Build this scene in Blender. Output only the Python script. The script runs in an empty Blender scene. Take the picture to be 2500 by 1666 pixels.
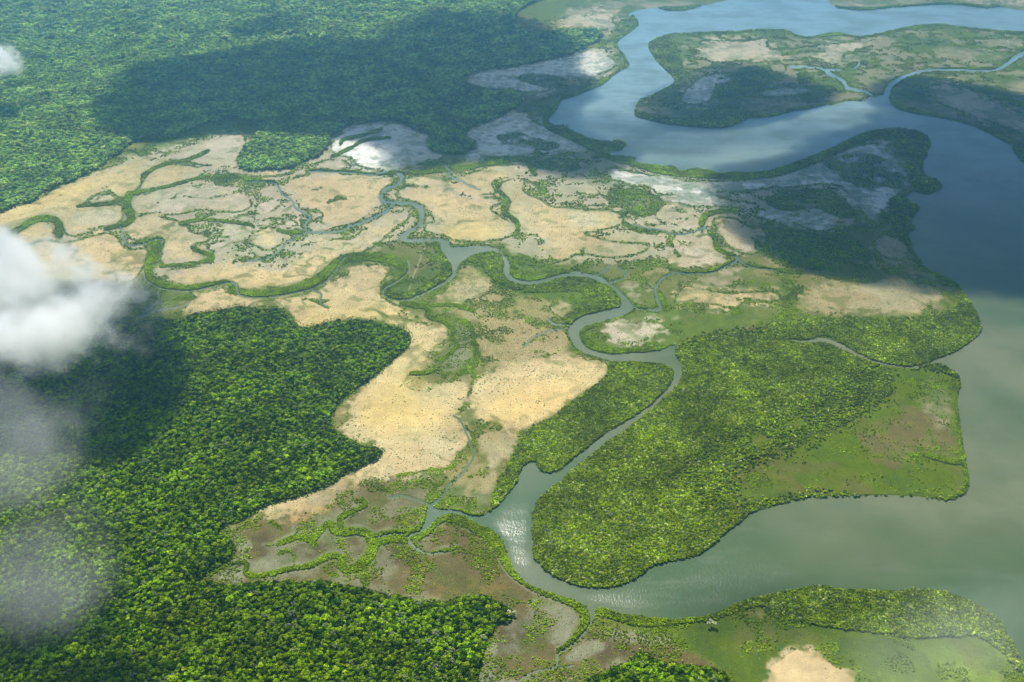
import bpy, math, random
import numpy as np
from mathutils import Vector
R = math.radians
random.seed(7); rng = np.random.default_rng(11)
S = bpy.context.scene
C = S.collection

# ------------------------------------------------------------------ camera, sky, sun, exposure
CAM_H, PITCH, HFOV = 1150.0, R(30.7), R(55)
cam = bpy.data.cameras.new('camera')
cam.sensor_width = 36
cam.lens = 18/math.tan(HFOV/2)
cam.clip_start, cam.clip_end = 1, 90000
co = bpy.data.objects.new('camera', cam); C.objects.link(co)
co.location = (0, 0, CAM_H); co.rotation_euler = (math.pi/2-PITCH, 0, 0)
S.camera = co
SUN_EL, SUN_AZ = R(49), R(-12)          # azimuth from straight ahead (+y), positive to the right
w = bpy.data.worlds.new('World'); S.world = w; w.use_nodes = True
nt = w.node_tree
sky = nt.nodes.new('ShaderNodeTexSky'); sky.sky_type = 'NISHITA'; sky.sun_disc = False
sky.sun_elevation = SUN_EL; sky.sun_rotation = SUN_AZ; sky.altitude = 100; sky.dust_density = 0.3; sky.ozone_density = 2.0
bg = nt.nodes['Background']; bg.inputs['Strength'].default_value = 0.05
nt.links.new(sky.outputs[0], bg.inputs['Color'])
sl = bpy.data.lights.new('sun', 'SUN'); sl.energy = 5.0; sl.angle = R(0.5); sl.color = (1, .94, .82)
so = bpy.data.objects.new('sun', sl); C.objects.link(so)
SD = Vector((math.sin(SUN_AZ)*math.cos(SUN_EL), math.cos(SUN_AZ)*math.cos(SUN_EL), math.sin(SUN_EL)))
so.rotation_euler = SD.to_track_quat('Z', 'Y').to_euler(); so.location = (0, 0, 3000)
S.view_settings.view_transform = 'Standard'; S.view_settings.look = 'None'
S.view_settings.exposure = 0.58; S.view_settings.gamma = 1
S.cycles.max_bounces = 20; S.cycles.transparent_max_bounces = 32
S.cycles.volume_bounces = 18; S.cycles.diffuse_bounces = 2; S.cycles.glossy_bounces = 2
S.cycles.volume_max_steps = 256; S.cycles.volume_step_rate = .3
S.cycles.caustics_reflective = False; S.cycles.caustics_refractive = False
S.render.film_transparent = False

# ------------------------------------------------------------------ where a traced point lies on the ground
TH = math.tan(HFOV/2)
def ray(x, y):
    xn = (np.asarray(x, float)-1250)/1250*TH; yn = (833-np.asarray(y, float))/1250*TH
    return xn, math.cos(PITCH)+yn*math.sin(PITCH), math.sin(PITCH)-yn*math.cos(PITCH)
def ground(x, y, z=0.0):
    a, b, d = ray(x, y); t = (CAM_H-z)/d
    return a*t, b*t
def project(X, Y, Z=0.0):
    Z = np.asarray(Z, float)-CAM_H
    f = Y*math.cos(PITCH)-Z*math.sin(PITCH); u = Y*math.sin(PITCH)+Z*math.cos(PITCH)
    return 1250+X/f/TH*1250, 833-u/f/TH*1250
T = {'A': (0, 0), 'B': (750, 0), 'C': (1500, 0), 'D': (0, 500), 'E': (750, 500), 'F': (1500, 500),
     'G': (0, 999), 'H': (750, 999), 'I': (1500, 999)}
def pts(s):
    """'A 10,20 30,40 B 5,6' -> array of map points; each letter names the survey tile that follows."""
    out, t = [], None
    for k in s.split():
        if k in T: t = T[k]
        elif k == 'Z': t = 'Z'
        else:
            v = [float(q) for q in k.split(',')]
            if t == 'Z': p = [v[0]*1.0625, v[1]*1.0625]
            else: p = [t[0]+v[0]/2.351, t[1]+v[1]/2.351]
            if len(v) > 2: p.append(v[2]*(1.0625 if t == 'Z' else 1/2.351))
            out.append(p)
    return np.array(out)

# ------------------------------------------------------------------ land cover survey (numpy rasters)
X0, Y0, ST = -400, -90, 2.0
NX, NY = 1651, 1041
gx = X0+ST*np.arange(NX); gy = Y0+ST*np.arange(NY)
PX, PY = np.meshgrid(gx, gy)
WX, WY = ground(PX, PY)
def h2(i, j, s):
    n = (i*374761393+j*668265263+s*1274126177) & 0xffffffff
    n = ((n ^ (n >> 13))*1274126177) & 0xffffffff
    return ((n ^ (n >> 16)) & 0xffff)/65535.0
def vnoise(x, y, s):
    i = np.floor(x).astype(np.int64); j = np.floor(y).astype(np.int64)
    u = x-i; v = y-j; u = u*u*(3-2*u); v = v*v*(3-2*v)
    return (h2(i, j, s)*(1-u)+h2(i+1, j, s)*u)*(1-v)+(h2(i, j+1, s)*(1-u)+h2(i+1, j+1, s)*u)*v
def fbm(x, y, size, octs=4, s=0, g=.55):
    a, t, o = 1.0, 0.0, 0.0
    x = x/size; y = y/size
    for k in range(octs):
        o = o+a*vnoise(x*.8+y*.6+17*k, -x*.6+y*.8+5*k, s*31+k); t += a; a *= g; x = x*2.03; y = y*2.03
    return o/t
def chaikin(p, n=2, closed=True):
    for _ in range(n):
        if closed:
            q = np.roll(p, -1, 0); p = np.stack([.75*p+.25*q, .25*p+.75*q], 1).reshape(-1, p.shape[1])
        else:
            a, b = p[:-1], p[1:]
            m = np.stack([.75*a+.25*b, .25*a+.75*b], 1).reshape(-1, p.shape[1])
            p = np.vstack([p[:1], m, p[-1:]])
    return p
def fill(s, smooth=2):
    p = chaikin(pts(s)[:, :2], smooth)
    x = (p[:, 0]-X0)/ST; y = (p[:, 1]-Y0)/ST
    m = np.zeros((NY, NX), np.float32)
    x2, y2 = np.roll(x, -1), np.roll(y, -1)
    r0, r1 = max(0, int(y.min())-1), min(NY-1, int(y.max())+1)
    for r in range(r0, r1+1):
        for sub in (-.25, .25):
            yy = r+sub
            c = (y <= yy) != (y2 <= yy)
            if not c.any(): continue
            xs = np.sort(x[c]+(yy-y[c])/(y2[c]-y[c])*(x2[c]-x[c]))
            for a, b in zip(xs[::2], xs[1::2]):
                a = min(max(a, 0), NX-1); b = min(max(b, 0), NX-1)
                ia, ib = int(a+.5), int(b+.5)
                if ib > ia: m[r, ia:ib] += .5
                m[r, min(ia, NX-1)] += .5*(.5-(a+.5-ia)+0) if 0 < a < NX-1 else 0
                m[r, min(ib, NX-1)] += .5*((b+.5-ib)-.0) if 0 < b < NX-1 else 0
    return np.clip(m, 0, 1)
def stroke(s, wmin=1.3, soft=.5, widen=0.0, smooth=2):
    p = pts(s)
    p = chaikin(p, smooth, False) if len(p) > 2 else p
    P = p.copy(); P[:, 0] = (P[:, 0]-X0)/ST; P[:, 1] = (P[:, 1]-Y0)/ST; P[:, 2] = np.maximum(P[:, 2]/ST, wmin)/2+widen
    m = np.zeros((NY, NX), np.float32)
    for a, b in zip(P[:-1], P[1:]):
        k = max(a[2], b[2])+2+soft*2
        i0, i1 = int(max(0, min(a[0], b[0])-k)), int(min(NX, max(a[0], b[0])+k+2))
        j0, j1 = int(max(0, min(a[1], b[1])-k)), int(min(NY, max(a[1], b[1])+k+2))
        if i1 <= i0 or j1 <= j0: continue
        xx, yy = np.meshgrid(np.arange(i0, i1), np.arange(j0, j1))
        d = b[:2]-a[:2]; L = max(float(d@d), 1e-6)
        t = np.clip(((xx-a[0])*d[0]+(yy-a[1])*d[1])/L, 0, 1)
        dist = np.hypot(xx-a[0]-t*d[0], yy-a[1]-t*d[1])
        v = np.clip(.5+(a[2]+(b[2]-a[2])*t-dist)/(2*soft), 0, 1)
        m[j0:j1, i0:i1] = np.maximum(m[j0:j1, i0:i1], v)
    return m
def box1(a, r, ax):
    r = int(r)
    if r < 1: return a
    pad = [(0, 0), (0, 0)]; pad[ax] = (r+1, r)
    c = np.cumsum(np.pad(a, pad, mode='edge').astype(np.float64), axis=ax)
    n = a.shape[ax]
    if ax == 0: return ((c[2*r+1:2*r+1+n]-c[:n])/(2*r+1)).astype(np.float32)
    return ((c[:, 2*r+1:2*r+1+n]-c[:, :n])/(2*r+1)).astype(np.float32)
def blur(a, r):
    for _ in range(3):
        a = box1(box1(a, r, 0), r, 1)
    return a
def sstep(a, lo, hi):
    t = np.clip((a-lo)/(hi-lo), 0, 1); return t*t*(3-2*t)
N5 = fbm(WX, WY, 14, 3, 1); N20 = fbm(WX, WY, 60, 4, 2); N80 = fbm(WX, WY, 260, 4, 3); N8 = fbm(WX, WY, 22, 3, 9)
def rough(m, r=3, amp=.7, s=.12, n=None, bias=0.0):
    """a cover's edge broken up by noise"""
    n = (.5*N5+.5*N20) if n is None else n
    return sstep(blur(m, r)+(n-.5)*amp*2*(blur(m, r)*(1-blur(m, r))*4)+bias, .5-s, .5+s)

# ---- open water
SEA = """C 60,90 160,55 245,50 300,62 380,64 440,56 495,38 540,32 660,5 690,-40 720,-300 3600,-300 3600,2600
 I 3600,1700 2500,1600 2340,1450 2300,1340 2250,1270 2215,1210 2150,1160 2080,1110 1960,1060 1850,1030 1750,1022 1650,1040 1560,1035 1400,1030 1290,1030 1240,1010
 1180,1005 1100,1015 1050,1030 950,1045 880,1060 800,1080 700,1110 620,1150 540,1180 450,1190 360,1203 250,1195 120,1180 30,1170 -30,1150
 H 1700,1135 1660,1145 1648,1165 1645,1190 1630,1190 1620,1160 1600,1130 1550,1100 1450,1065 1360,1040 1280,1010 1220,960 1180,910 1155,850 1140,790
 1115,740 1085,700 1040,680 980,650 900,610 840,597 790,600 740,625 700,680 660,705 600,725 590,735 580,715 640,705 670,670 680,600 690,555 700,548
 720,550 725,575 780,572 850,575 910,600 960,618 1020,605 1065,580 1110,540 1160,480 1200,430 1215,370 1240,320 1310,290
 1320,330 1350,365 1400,368 1470,340 1540,270 1600,230 1650,190 1740,120 1820,75 1900,30 1950,-10
 E 1960,1160 2010,1110 2060,1060 2100,1010 2110,960 2090,925 2040,905 1980,905 1900,893 1820,895 1740,893 1640,870 1570,840 1520,790 1500,740 1505,710
 1540,660 1600,630 1700,610 1780,595 1810,575 1800,530 1760,480 1700,440 1640,410 1560,400 1480,405 1400,430 1330,448 1260,450 1190,440 1140,410 1125,380
 1135,340 1120,290 1080,262 1030,262 960,280 880,330 860,370 838,400 830,385 835,350 800,300 770,260 765,230 770,213 700,213 620,218 560,212 530,200 520,190
 545,170 590,145 640,110 655,70 645,20 630,2 665,0 672,60 660,110 610,150 570,180 570,195 640,200 740,193 810,200 820,250 900,240 1000,236 1070,245 1120,280
 1155,320 1165,360 1155,400 1180,430 1240,440 1310,440 1380,420 1450,400 1540,393 1640,405 1700,430 1770,470 1820,520 1850,560 1885,590
 1830,630 1750,655 1650,680 1580,700 1560,740 1570,790 1620,830 1700,855 1790,860 1880,850 2000,842 2070,825 2118,800
 2110,850 2120,880 2145,910 2155,950 2140,1000 2110,1050 2060,1090 2010,1140 1960,1180
 H 1970,0 1900,55 1830,110 1720,180 1640,250 1560,310 1500,360 1470,400 1400,440 1350,490 1310,530 1310,560 1290,600 1300,650 1285,700 1300,760 1290,800
 1300,860 1350,905 1380,940 1460,985 1560,1015 1640,1030 1720,1028 1763,1018
 I 60,1005 140,970 190,920 260,885 400,865 510,830 580,770 640,710 740,640 820,580 880,570 960,540 1050,528 1130,505 1200,510 1280,500 1370,508 1480,500
 1600,498 1740,505 1820,515 1890,525 1930,528 2000,500 2042,450 2035,400
 F 2025,1500 2005,1400 1990,1300 1975,1200 1975,1090 1990,1030 1985,980 1950,950 1910,920 1860,905 1800,912 1750,932 1740,930 1730,925 1760,915 1840,890 1920,860 2000,820 2070,770 2085,745 2110,735
 2112,700 2095,640 2070,590 2040,545 2010,510 2000,480 1960,440 1915,420 1880,395 1830,385 1790,365
 C 1790,1540 1740,1460 1705,1425 1715,1400 1690,1345 1700,1330 1740,1320 1700,1275 1720,1250 1735,1215 1765,1200 1740,1170 1700,1160 1680,1130 1700,1105 1740,1105
 1790,1118 1840,1105 1885,1080 1885,1055 1850,1020 1810,1015 1785,1000 1770,960 1775,920 1805,890 1790,870 1818,840 1815,790 1770,755 1700,740 1620,735 1530,738
 1460,750 1380,780 1280,830 1160,885 1080,912 1000,945 900,975 800,990 740,985 680,985 610,995 560,975 500,965 440,962 380,985
 B 2110,950 2060,955 1990,940 1900,935 1860,915 1895,912 1890,900 1850,905 1830,887 1760,895 1720,878 1740,870 1800,868 1840,840 1840,815 1780,802 1730,815 1650,800
 1560,765 1495,735 1500,717 1440,722 1400,712 1380,690 1420,650 1455,600 1450,575 1540,555 1600,525 1700,490 1740,455 1800,410 1860,390
 C 75,340 50,300 10,265 30,230 90,190 145,150 137,120 130,95"""
ISL_M = """C 195,265 200,240 270,205 340,192 480,185 680,180 760,172 880,162 1000,170 1040,200 1120,215 1200,195 1290,180 1370,205 1450,205 1580,175 1700,150 1830,132
 1960,148 2100,165 2250,178 2351,182 2700,190 3800,200 3800,1300 2700,1100 2360,945 2330,910 2310,835 2250,825 2190,780 2100,745 2050,718 1900,680 1760,660 1650,640 1585,600
 1575,560 1560,545 1545,545 1480,565 1475,545 1460,565 1420,585 1330,580 1260,607 1200,605 1100,632 1040,632 930,665 850,680 770,680 700,715 630,738 520,735 400,725 280,710 180,685
 112,670 125,600 150,570 250,530 330,490 350,460 325,430 290,400 240,350 205,300"""
ISL_N = "C 1230,-300 1230,28 1260,38 1270,48 1370,62 1500,58 1640,42 1830,30 1960,25 2120,50 2225,40 2290,62 2400,70 2800,85 3800,90 3800,-300"
CREEKS = ["E 1138,380,30 1150,412,26 1200,438,20 1260,449,19 1330,444,19 1400,422,19 1480,402,19 1560,398,20 1640,410,22 1700,438,28", "C 1560,560,30 1570,510,34 1610,470,22 1700,425,15 1800,402,13 1950,400,10 2080,408,10 2190,408,14 2250,375,22 2300,335,24 2351,305,24 2500,250,26 2900,200,30",
 "B 515,995,12 550,1005,20 540,1040,20 510,1065,15 450,1085,16 425,1120,17 425,1150,17 460,1165,15 540,1168,17 610,1172,20 650,1200,26 660,1250,28 650,1290,28",
 "B 495,1175,8 460,1210,13 400,1245,13 300,1285,13 240,1305,13 200,1330,13 100,1335,11 0,1340,11 A 1750,1310,13 1760,1280,13 1785,1240,11 1740,1220,8 1690,1200,8 1680,1150,8 1620,1120,7 1600,1080,7 1590,1050,6 1430,1045,5",
 "A 1750,1340,12 1710,1365,10 1640,1385,10 1615,1440,8 1560,1470,6 1540,1480,5", "A 1540,1480,5 1500,1495,4 1400,1500,4",
 "D 690,125,10 705,170,12 715,220,12 740,238,14 830,225,8 870,205,6 920,195,8 935,205,9 925,240,6",
 "D 825,400,7 830,425,7 860,450,8 920,480,10 960,488,9 1040,498,8 1130,492,7 1220,470,7 1290,450,7 1340,445,9 1362,470,14 1362,510,13 1400,530,11 1500,535,9 1600,525,8 1700,505,7 1800,480,7 1870,440,7 1920,380,6 1960,320,6 1990,300,4",
 "E 580,320,7 590,370,9 560,410,9 500,450,9 440,480,10 432,505,11 460,535,10 520,548,10 580,548,10 660,515,11 740,475,14 800,440,18 845,400,24",
 "D 920,480,8 905,515,8 920,545,8 870,590,6 820,625,6", "D 1090,560,4 1040,590,5 900,605,8 810,645,6",
 "E 1870,590,10 1940,605,7 1990,607,16 2035,600,22 2015,560,16 2000,510,14 1998,480,13 2020,440,12 2060,410,12 2110,390,13 2200,400,10 2300,395,9 F 590,380,9 650,350,10 700,325,18 712,310,22 690,298,10",
 "F 715,320,10 740,340,6 800,365,5 860,368,4 940,380,4", "F 500,130,7 540,142,6", "F 520,132,8 440,160,4 380,175,4 300,160,4 240,140,5 190,140,4 110,115,4",
 "E 1740,350,12 1700,390,6 1655,410,4", "E 1780,355,8 1830,390,8 1820,430,8 1740,445,5", "E 1380,655,8 1400,680,18 1430,692,14 1510,690,8", "E 1505,712,6 1400,720,5 1300,760,4 1240,820,3",
 "H 705,560,20 760,520,14 795,490,12 800,450,10 860,400,10 920,340,9 955,280,8 960,240,8 930,180,5 880,60,5 840,40,4", "H 690,545,8 620,515,6 540,495,6 470,510,5",
 "H 590,720,12 575,745,11 600,780,16 650,820,13 700,835,6 780,820,5", "H 570,715,5 480,715,5 380,742,5",
 "H 1640,1180,22 1630,1220,16 1600,1270,16 1560,1320,15 1500,1375,15 1440,1395,12 1430,1430,13 1440,1470,15 1400,1495,11 1330,1500,8 1260,1530,8 1200,1575,8 1100,1700,8", "H 1440,1490,6 1500,1480,5 1530,1475,4",
 "F 1745,930,12 1650,934,4 1500,905,5 1390,858,14 1340,830,22 1270,800,26 1200,770,24 1110,785,12 1000,775,4",
 "C 1475,548,12 1440,525,14 1380,520,14 1330,505,22 1320,470,18 1280,445,12 1225,425,28 1220,405,24 1260,405,10 1300,400,7", "C 1370,400,4 1400,380,7 1410,350,5", "C 1010,385,4 1100,385,4 1170,390,5 1215,405,8",
 "B 790,940,8 795,960,12 825,980,13 800,1010,13 850,1025,8 890,1040,9 920,1065,8 990,1090,5", "B 10,985,4 260,990,6 370,1010,7 450,985,11 465,985,10",
 "B 280,920,5 265,960,5", "D 1790,490,7 1830,500,7 1850,520,6 1830,560,5 1880,590,4"]
ISLETS = ["C 665,14,8 725,20,8", "C 2290,850,22 2330,870,50 2345,910,44", "C 2180,775,16 2250,800,26 2275,820,14", "B 1440,720,5 1500,720,6", "B 1800,905,10 1850,905,10 1893,905,9"]
MUDFLAT_WATER = ["C 1660,1265 1720,1290 1730,1330 1690,1330 1640,1300 1640,1270"]
wat = fill(SEA)
land = np.maximum(fill(ISL_M), fill(ISL_N))
for s in ISLETS: land = np.maximum(land, stroke(s))
wat = np.clip(wat-land, 0, 1)
wat0 = wat.copy()
jag = (N5-.5)*.55
wat = np.clip(blur(wat, 1)+jag*(4*blur(wat, 1)*(1-blur(wat, 1))), 0, 1)
crk = np.zeros_like(wat)
for s in CREEKS: crk = np.maximum(crk, stroke(s, 1.7))
wat = np.maximum(wat, crk)
LAND = 1-sstep(wat, .35, .65)

# ---- woods, mangroves and hedges
FOREST_N = """A -900,1700 -500,1420 0,1220 120,1160 215,1145 230,1110 300,1080 450,1020 560,960 640,900 700,860 760,810 830,790 900,800 960,790 1050,760 1130,720 1250,690
 1380,660 1500,720 1470,800 1410,850 1360,930 1380,965 1550,975 1650,960 1750,930 1880,850
 B 125,800 160,760 220,720 320,700 420,690 510,690 590,715 640,750 730,775 680,820 700,850 780,875 850,880 950,855 990,840 940,815 880,790 870,770 930,730 1040,690
 1150,645 1230,590 1240,550 1190,525 1060,520 950,495 860,470 900,430 1000,400 1100,385 1250,360 1400,340 1500,310 1550,290 1640,250 1700,215 1690,190 1600,178
 1480,178 1400,200 1300,205 1200,190 1180,120 1220,60 1300,20 1400,-20 1500,-300 A -900,-300"""
FOREST_S = """D -2500,900 -900,740 0,690 400,650 600,670 760,690 800,670 880,640 1000,660 1060,640 1120,620 1250,610 1330,590 1420,590 1500,600 1590,590 1680,625 1690,690 1760,715
 1830,690 1950,665 2100,655 2250,690 2340,730 E 600,760 590,800 540,850 460,910 380,990 290,1050 200,1120 160,1180 130,1240 150,1290 250,1350 320,1385 410,1395 460,1415 400,1460 320,1500
 240,1530 180,1568 H 110,440 0,485 G 1720,500 1640,525 1540,530 1450,610 1340,650 1240,690 1310,740 1370,790 1340,850 1280,890 1200,930 1140,980 1080,1010
 1200,1000 1350,1010 1500,990 1620,985 1750,1000 1860,985 1960,1005 2080,1030 2200,1070 2340,1080 H 640,1105 740,1100 810,1105 850,1080 930,1070 1020,1065 1090,1100
 1150,1130 1195,1150 1205,1200 1160,1220 1080,1240 1060,1290 1010,1370 1020,1440 990,1490 980,1568 940,2000 900,2600 -2700,2600"""
FOREST_B = "H 1560,1590 1650,1530 1720,1510 1800,1470 1880,1440 1880,1400 1930,1385 1980,1410 1990,1440 2100,1465 2200,1460 2300,1470 I 600,1490 670,1540 720,1600 800,2600 H 1200,2600"
MANGROVE = ["""F 355,790 420,750 520,720 640,700 760,690 830,700 870,740 980,775 1110,780 1200,790 1300,840 1400,880 1500,910 1600,930 1750,915 1860,890 2000,960 2000,1010 1900,960 1750,950 1600,945 1450,945 1400,965
 1380,1020 1300,1100 1150,1200 1000,1270 800,1340 600,1390 500,1430 470,1470 I 420,300 400,400 470,480 600,545 700,545 760,515 860,490 960,472 1100,455 1150,450 1280,455 1400,472 1560,482
 1740,488 1900,510 1960,490 2000,450 2015,400 2060,420 2060,560 1500,540 900,620 500,900 0,1060 H 1700,1060 1350,960 1240,800 1250,560 1500,300 1960,-20""",
 """E 1740,890 2000,885 2140,920 2150,1000 2000,1160 1900,1230 1800,1300 1600,1450 1480,1560 H 1400,420 1280,400 1180,480 1100,570 1040,600 1060,520 1090,440 1120,380 1160,310 1200,240 1230,170 1280,100 1400,60 1480,-20
 E 1540,1110 1640,1050 1720,990 1740,940""",
 "F 830,700 950,675 1100,655 1300,650 1500,650 1700,650 1850,640 1960,600 2000,540 1985,470 2120,600 2140,740 2000,850 1750,945 1650,935 1500,900 1390,850 1330,800 1240,745 1180,740 1100,770 980,765 880,735",
 "I 540,1175 620,1130 880,1040 1100,980 1200,970 1300,1010 1600,1020 1850,1000 2000,1050 2150,1130 2280,1250 2350,1400 2450,1600 2400,1600 2240,1400 2100,1290 1900,1300 1700,1310 1500,1280 1300,1260 1100,1225 950,1200 880,1180 850,1120 700,1160 570,1210",
 "E 870,320 960,270 1040,255 1105,268 1135,310 1130,370 1145,420 1250,455 1400,440 1500,405 1620,410 1720,450 1795,520 1815,580 1750,605 1650,625 1560,660 1500,685 1430,685 1480,640 1540,600 1600,560 1600,500 1500,490 1350,500 1200,490 1090,450 1040,400 1010,370 1010,330 940,325 870,345",
 "E 735,220 770,213 775,260 840,350 845,380 800,435 700,495 560,550 470,540 435,510 445,485 490,500 600,500 690,455 760,400 780,350 760,290 730,250",
 "C 195,265 200,230 300,210 350,240 380,330 400,440 350,475 300,420 240,360", "C 1040,430 1080,405 1120,420 1150,455 1120,475 1070,470",
 "C 110,680 120,620 150,640 250,660 400,680 620,690 740,650 780,680 700,725 630,745 520,742 280,715",
 "C 1540,750 1700,745 1780,765 1825,800 1800,900 1780,1010 1890,1030 1895,1090 1790,1125 1730,1100 1720,1050 1700,960 1690,880 1640,800 1560,780",
 "C 1580,1150 1690,1110 1770,1200 1720,1290 1740,1330 1700,1345 1720,1420 1640,1380 1590,1280", "B 680,820 870,770 990,840 850,885 720,870"]
HEDGES = ["D 760,235,12 800,218,16 870,205,16 925,190,14", "D 890,205,26 905,240,46 880,290,54 855,350,34 850,410,34 900,455,28 1000,478,26 1100,480,26 1230,455,22 1300,440,18",
 "D 1325,450,24 1335,490,30 1350,510,16", "D 1385,500,30 1450,512,36 1560,512,36 1680,488,36 1780,458,36 1860,405,46 1920,345,46 1980,305,40 2100,298,34 2200,305,40 2280,325,46 2330,370,46 2300,430,40 2200,475,32",
 "D 0,190,26 100,150,26 180,90,28 240,75,26 310,80,26 345,120,36 340,170,36", "A 740,1110,20 730,1160,30 725,1200,32 765,1250,36 720,1290,18 600,1315,12",
 "E 550,560,26 620,580,26 690,580,26 700,610,26 690,640,30 760,660,22 800,680,14 850,720,12 820,760,12 870,790,12 840,840,12 760,900,10",
 "E 1175,360,26 1190,400,30 1250,430,26 1330,432,26 1440,398,22 1640,400,14",
 "E 1640,690,26 1590,705,26 1575,740,34 1605,790,38 1680,822,36 1790,842,30 1900,840,16 2050,825,8",
 "E 2020,500,16 2055,560,20 2040,590,16", "E 1950,595,12 1860,590,10", "F 380,388,11 480,388,13 580,375,14 650,340,14 695,318,12", "F 500,110,20 510,70,26 560,40,18 700,30,12",
 "F 540,150,12 590,200,18 575,240,20 620,270,12 690,290,9", "F 740,345,7 860,362,8 960,380,8 1080,387,7", "F 1850,395,36 1910,415,36 1970,450,26 1880,450,18",
 "G 1590,775,14 1640,755,18 1720,725,20 1770,755,22 1820,730,22 1860,670,24 1890,645,24 1905,690,26 1950,718,26 2050,690,30 2120,720,38 2150,770,54 2120,850,46 2060,900,46 1980,930,36 1955,890,28 1970,850,22 1900,835,18 1840,870,18 1770,905,17 1640,915,15 1560,945,15 1480,960,15 1400,950,17 1430,885,11 1370,875,11 1280,900,9 1200,950,8",
 "G 1960,700,22 1950,640,20 1960,610,18 2050,575,16 2110,545,11 2090,520,11 2040,530,12", "G 2140,735,18 2250,705,20 2351,708,20 H 640,688,22 668,640,20 680,590,16 688,555,9",
 "H 400,757,46 480,735,46 560,750,36", "H 610,740,28 680,712,28 730,662,28 770,625,36 830,618,46 920,655,50 1000,695,50 1060,735,54 1110,800,54 1145,880,50 1195,950,36 1260,1003,28 1340,1045,24 1440,1078,28 1530,1110,34 1590,1160,44 1600,1220,40 1560,1290,30 1490,1360,18 1440,1387,12",
 "H 700,832,10 780,812,9 880,790,9", "H 1665,1160,30 1750,1172,46 1850,1212,46 1950,1222,40 2080,1217,40 2200,1200,36 2290,1195,36",
 "B 20,978,7 260,985,10 370,1004,12 490,988,10 600,995,11 700,990,11 830,965,15 960,955,16 1080,930,17 1200,912,19 1270,912,18 1280,960,22 1310,1000,18", "B 1640,905,14 1740,885,14 1830,915,12",
 "B 1080,1040,11 1100,1100,11 1160,1150,16 1110,1200,14 1170,1250,18 1215,1280,22 1200,1340,18",
 "B 1880,100,28 1900,145,26 1800,220,22 1765,265,9", "B 1730,460,30 1650,505,28 1560,535,26 1450,590,36 1410,650,36 1370,690,36 1400,730,46 1500,770,46 1620,820,54 1700,855,54 1800,838,40 1720,890,46 1850,925,28 1950,960,36 2080,985,36 2200,990,44 2351,1005,36",
 "C 590,1005,28 700,1005,34 850,1003,36 1000,970,42 1150,905,46 1300,840,46 1420,780,56 1540,760,56", "C 690,180,9 870,167,12 1000,178,9", "C 1180,200,14 1290,190,22 1400,207,11 1600,178,9 1830,140,8",
 "C 1750,413,12 1900,397,14 2080,398,14 2190,394,10", "C 1600,590,36 1680,635,26 1900,682,18 2050,722,14 2150,765,24 2230,803,34 2270,820,24", "C 2290,850,20 2330,880,50",
 "C 260,54,12 380,57,16 490,42,14", "C 1270,47,12 1400,62,7 1640,42,7 1830,30,7 1950,27,11 2100,46,16 2220,46,12",
 "C 780,680,14 930,662,12 1040,628,14 1200,605,12", "I 2030,300,26 1900,300,20 1800,260,14 1700,265,10", "I 1975,0,20 1985,120,26 2010,260,30 2030,400,26",
 "F 355,1240,4 340,1330,4", "E 720,575,5 850,573,6 960,612,8", "H 725,573,8 850,573,8 960,612,10 1040,600,12",
 "D 1100,240,10 1150,270,12 1240,295,16 1180,325,14 1050,345,8 920,352,6", "D 1030,110,10 1150,80,12 1300,95,10 1440,110,10 1460,130,8", "D 1590,145,14 1650,160,14 1740,160,10",
 "A 440,1185,8 560,1175,8 640,1165,10 700,1150,12", "A 820,1010,14 870,970,10 960,935,8 1100,915,7 1200,860,5", "A 740,1110,14 900,1085,8 1000,1060,7 1180,1010,8",
 "A 1230,1010,14 1350,1010,14 1480,1040,12 1580,1045,10", "B 190,830,7 200,800,9 330,775,8 430,740,6", "B 140,900,6 250,850,7 330,800,7 480,790,8", "E 590,967,7 700,965,7 760,925,8"]
def any_of(fn, L, **k):
    m = np.zeros((NY, NX), np.float32)
    for s in L: m = np.maximum(m, fn(s, **k))
    return m
forN = rough(fill(FOREST_N), 2, .8, .15)*LAND; forS = rough(fill(FOREST_S), 2, .8, .12)*LAND; forB = rough(fill(FOREST_B), 2, .7, .12)*LAND
man = rough(any_of(fill, MANGROVE), 2, .6, .14)*LAND
man_o = rough(any_of(fill, MANGROVE[1:]), 2, .6, .14)*LAND
man_d = np.maximum(sstep(blur(np.maximum(man, 1-LAND), 22), .40, .95)*man, man_o)
spar = fill('F 1390,950 1650,970 1560,1120 1300,1280 1050,1400 800,1480 700,1540 I 620,420 800,500 600,540 400,480 380,280 F 450,1430 700,1340 1000,1230 1250,1080')
man_d = np.maximum(man_d, blur(spar, 8)*.42*LAND*sstep(fbm(WX, WY, 60, 4, 89), .30, .55))
hed = rough(any_of(stroke, HEDGES, wmin=2.2, widen=.4), 1, .45, .25, n=.5*N5+.5*fbm(WX, WY, 40, 3, 88), bias=.12)*LAND
# ---- ground colours (the soil's and plants' own colours, and one haze-lit patch), laid over each other
def rgb(r, g, b):
    c = np.array([r, g, b])/255.0
    return np.where(c <= .04045, c/12.92, ((c+.055)/1.055)**2.4)*.95
K = dict(cream=rgb(208, 184, 134), sand=rgb(224, 190, 112), pale=rgb(206, 190, 164), white=rgb(224, 220, 210), tan=rgb(178, 158, 112), brown=rgb(112, 98, 62), bright=rgb(140, 162, 66),
         dark=rgb(84, 74, 52), grey=rgb(146, 144, 116), olive=rgb(114, 114, 58), grass=rgb(94, 112, 30), lush=rgb(90, 106, 10), deep=rgb(76, 98, 36),
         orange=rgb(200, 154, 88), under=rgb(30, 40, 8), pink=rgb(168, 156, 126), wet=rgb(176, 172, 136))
col = np.zeros((NY, NX, 3), np.float32)+K['olive'].astype(np.float32)
dots = np.full((NY, NX), .35, np.float32)     # how thickly dwarf shrubs stand on the flats
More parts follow.
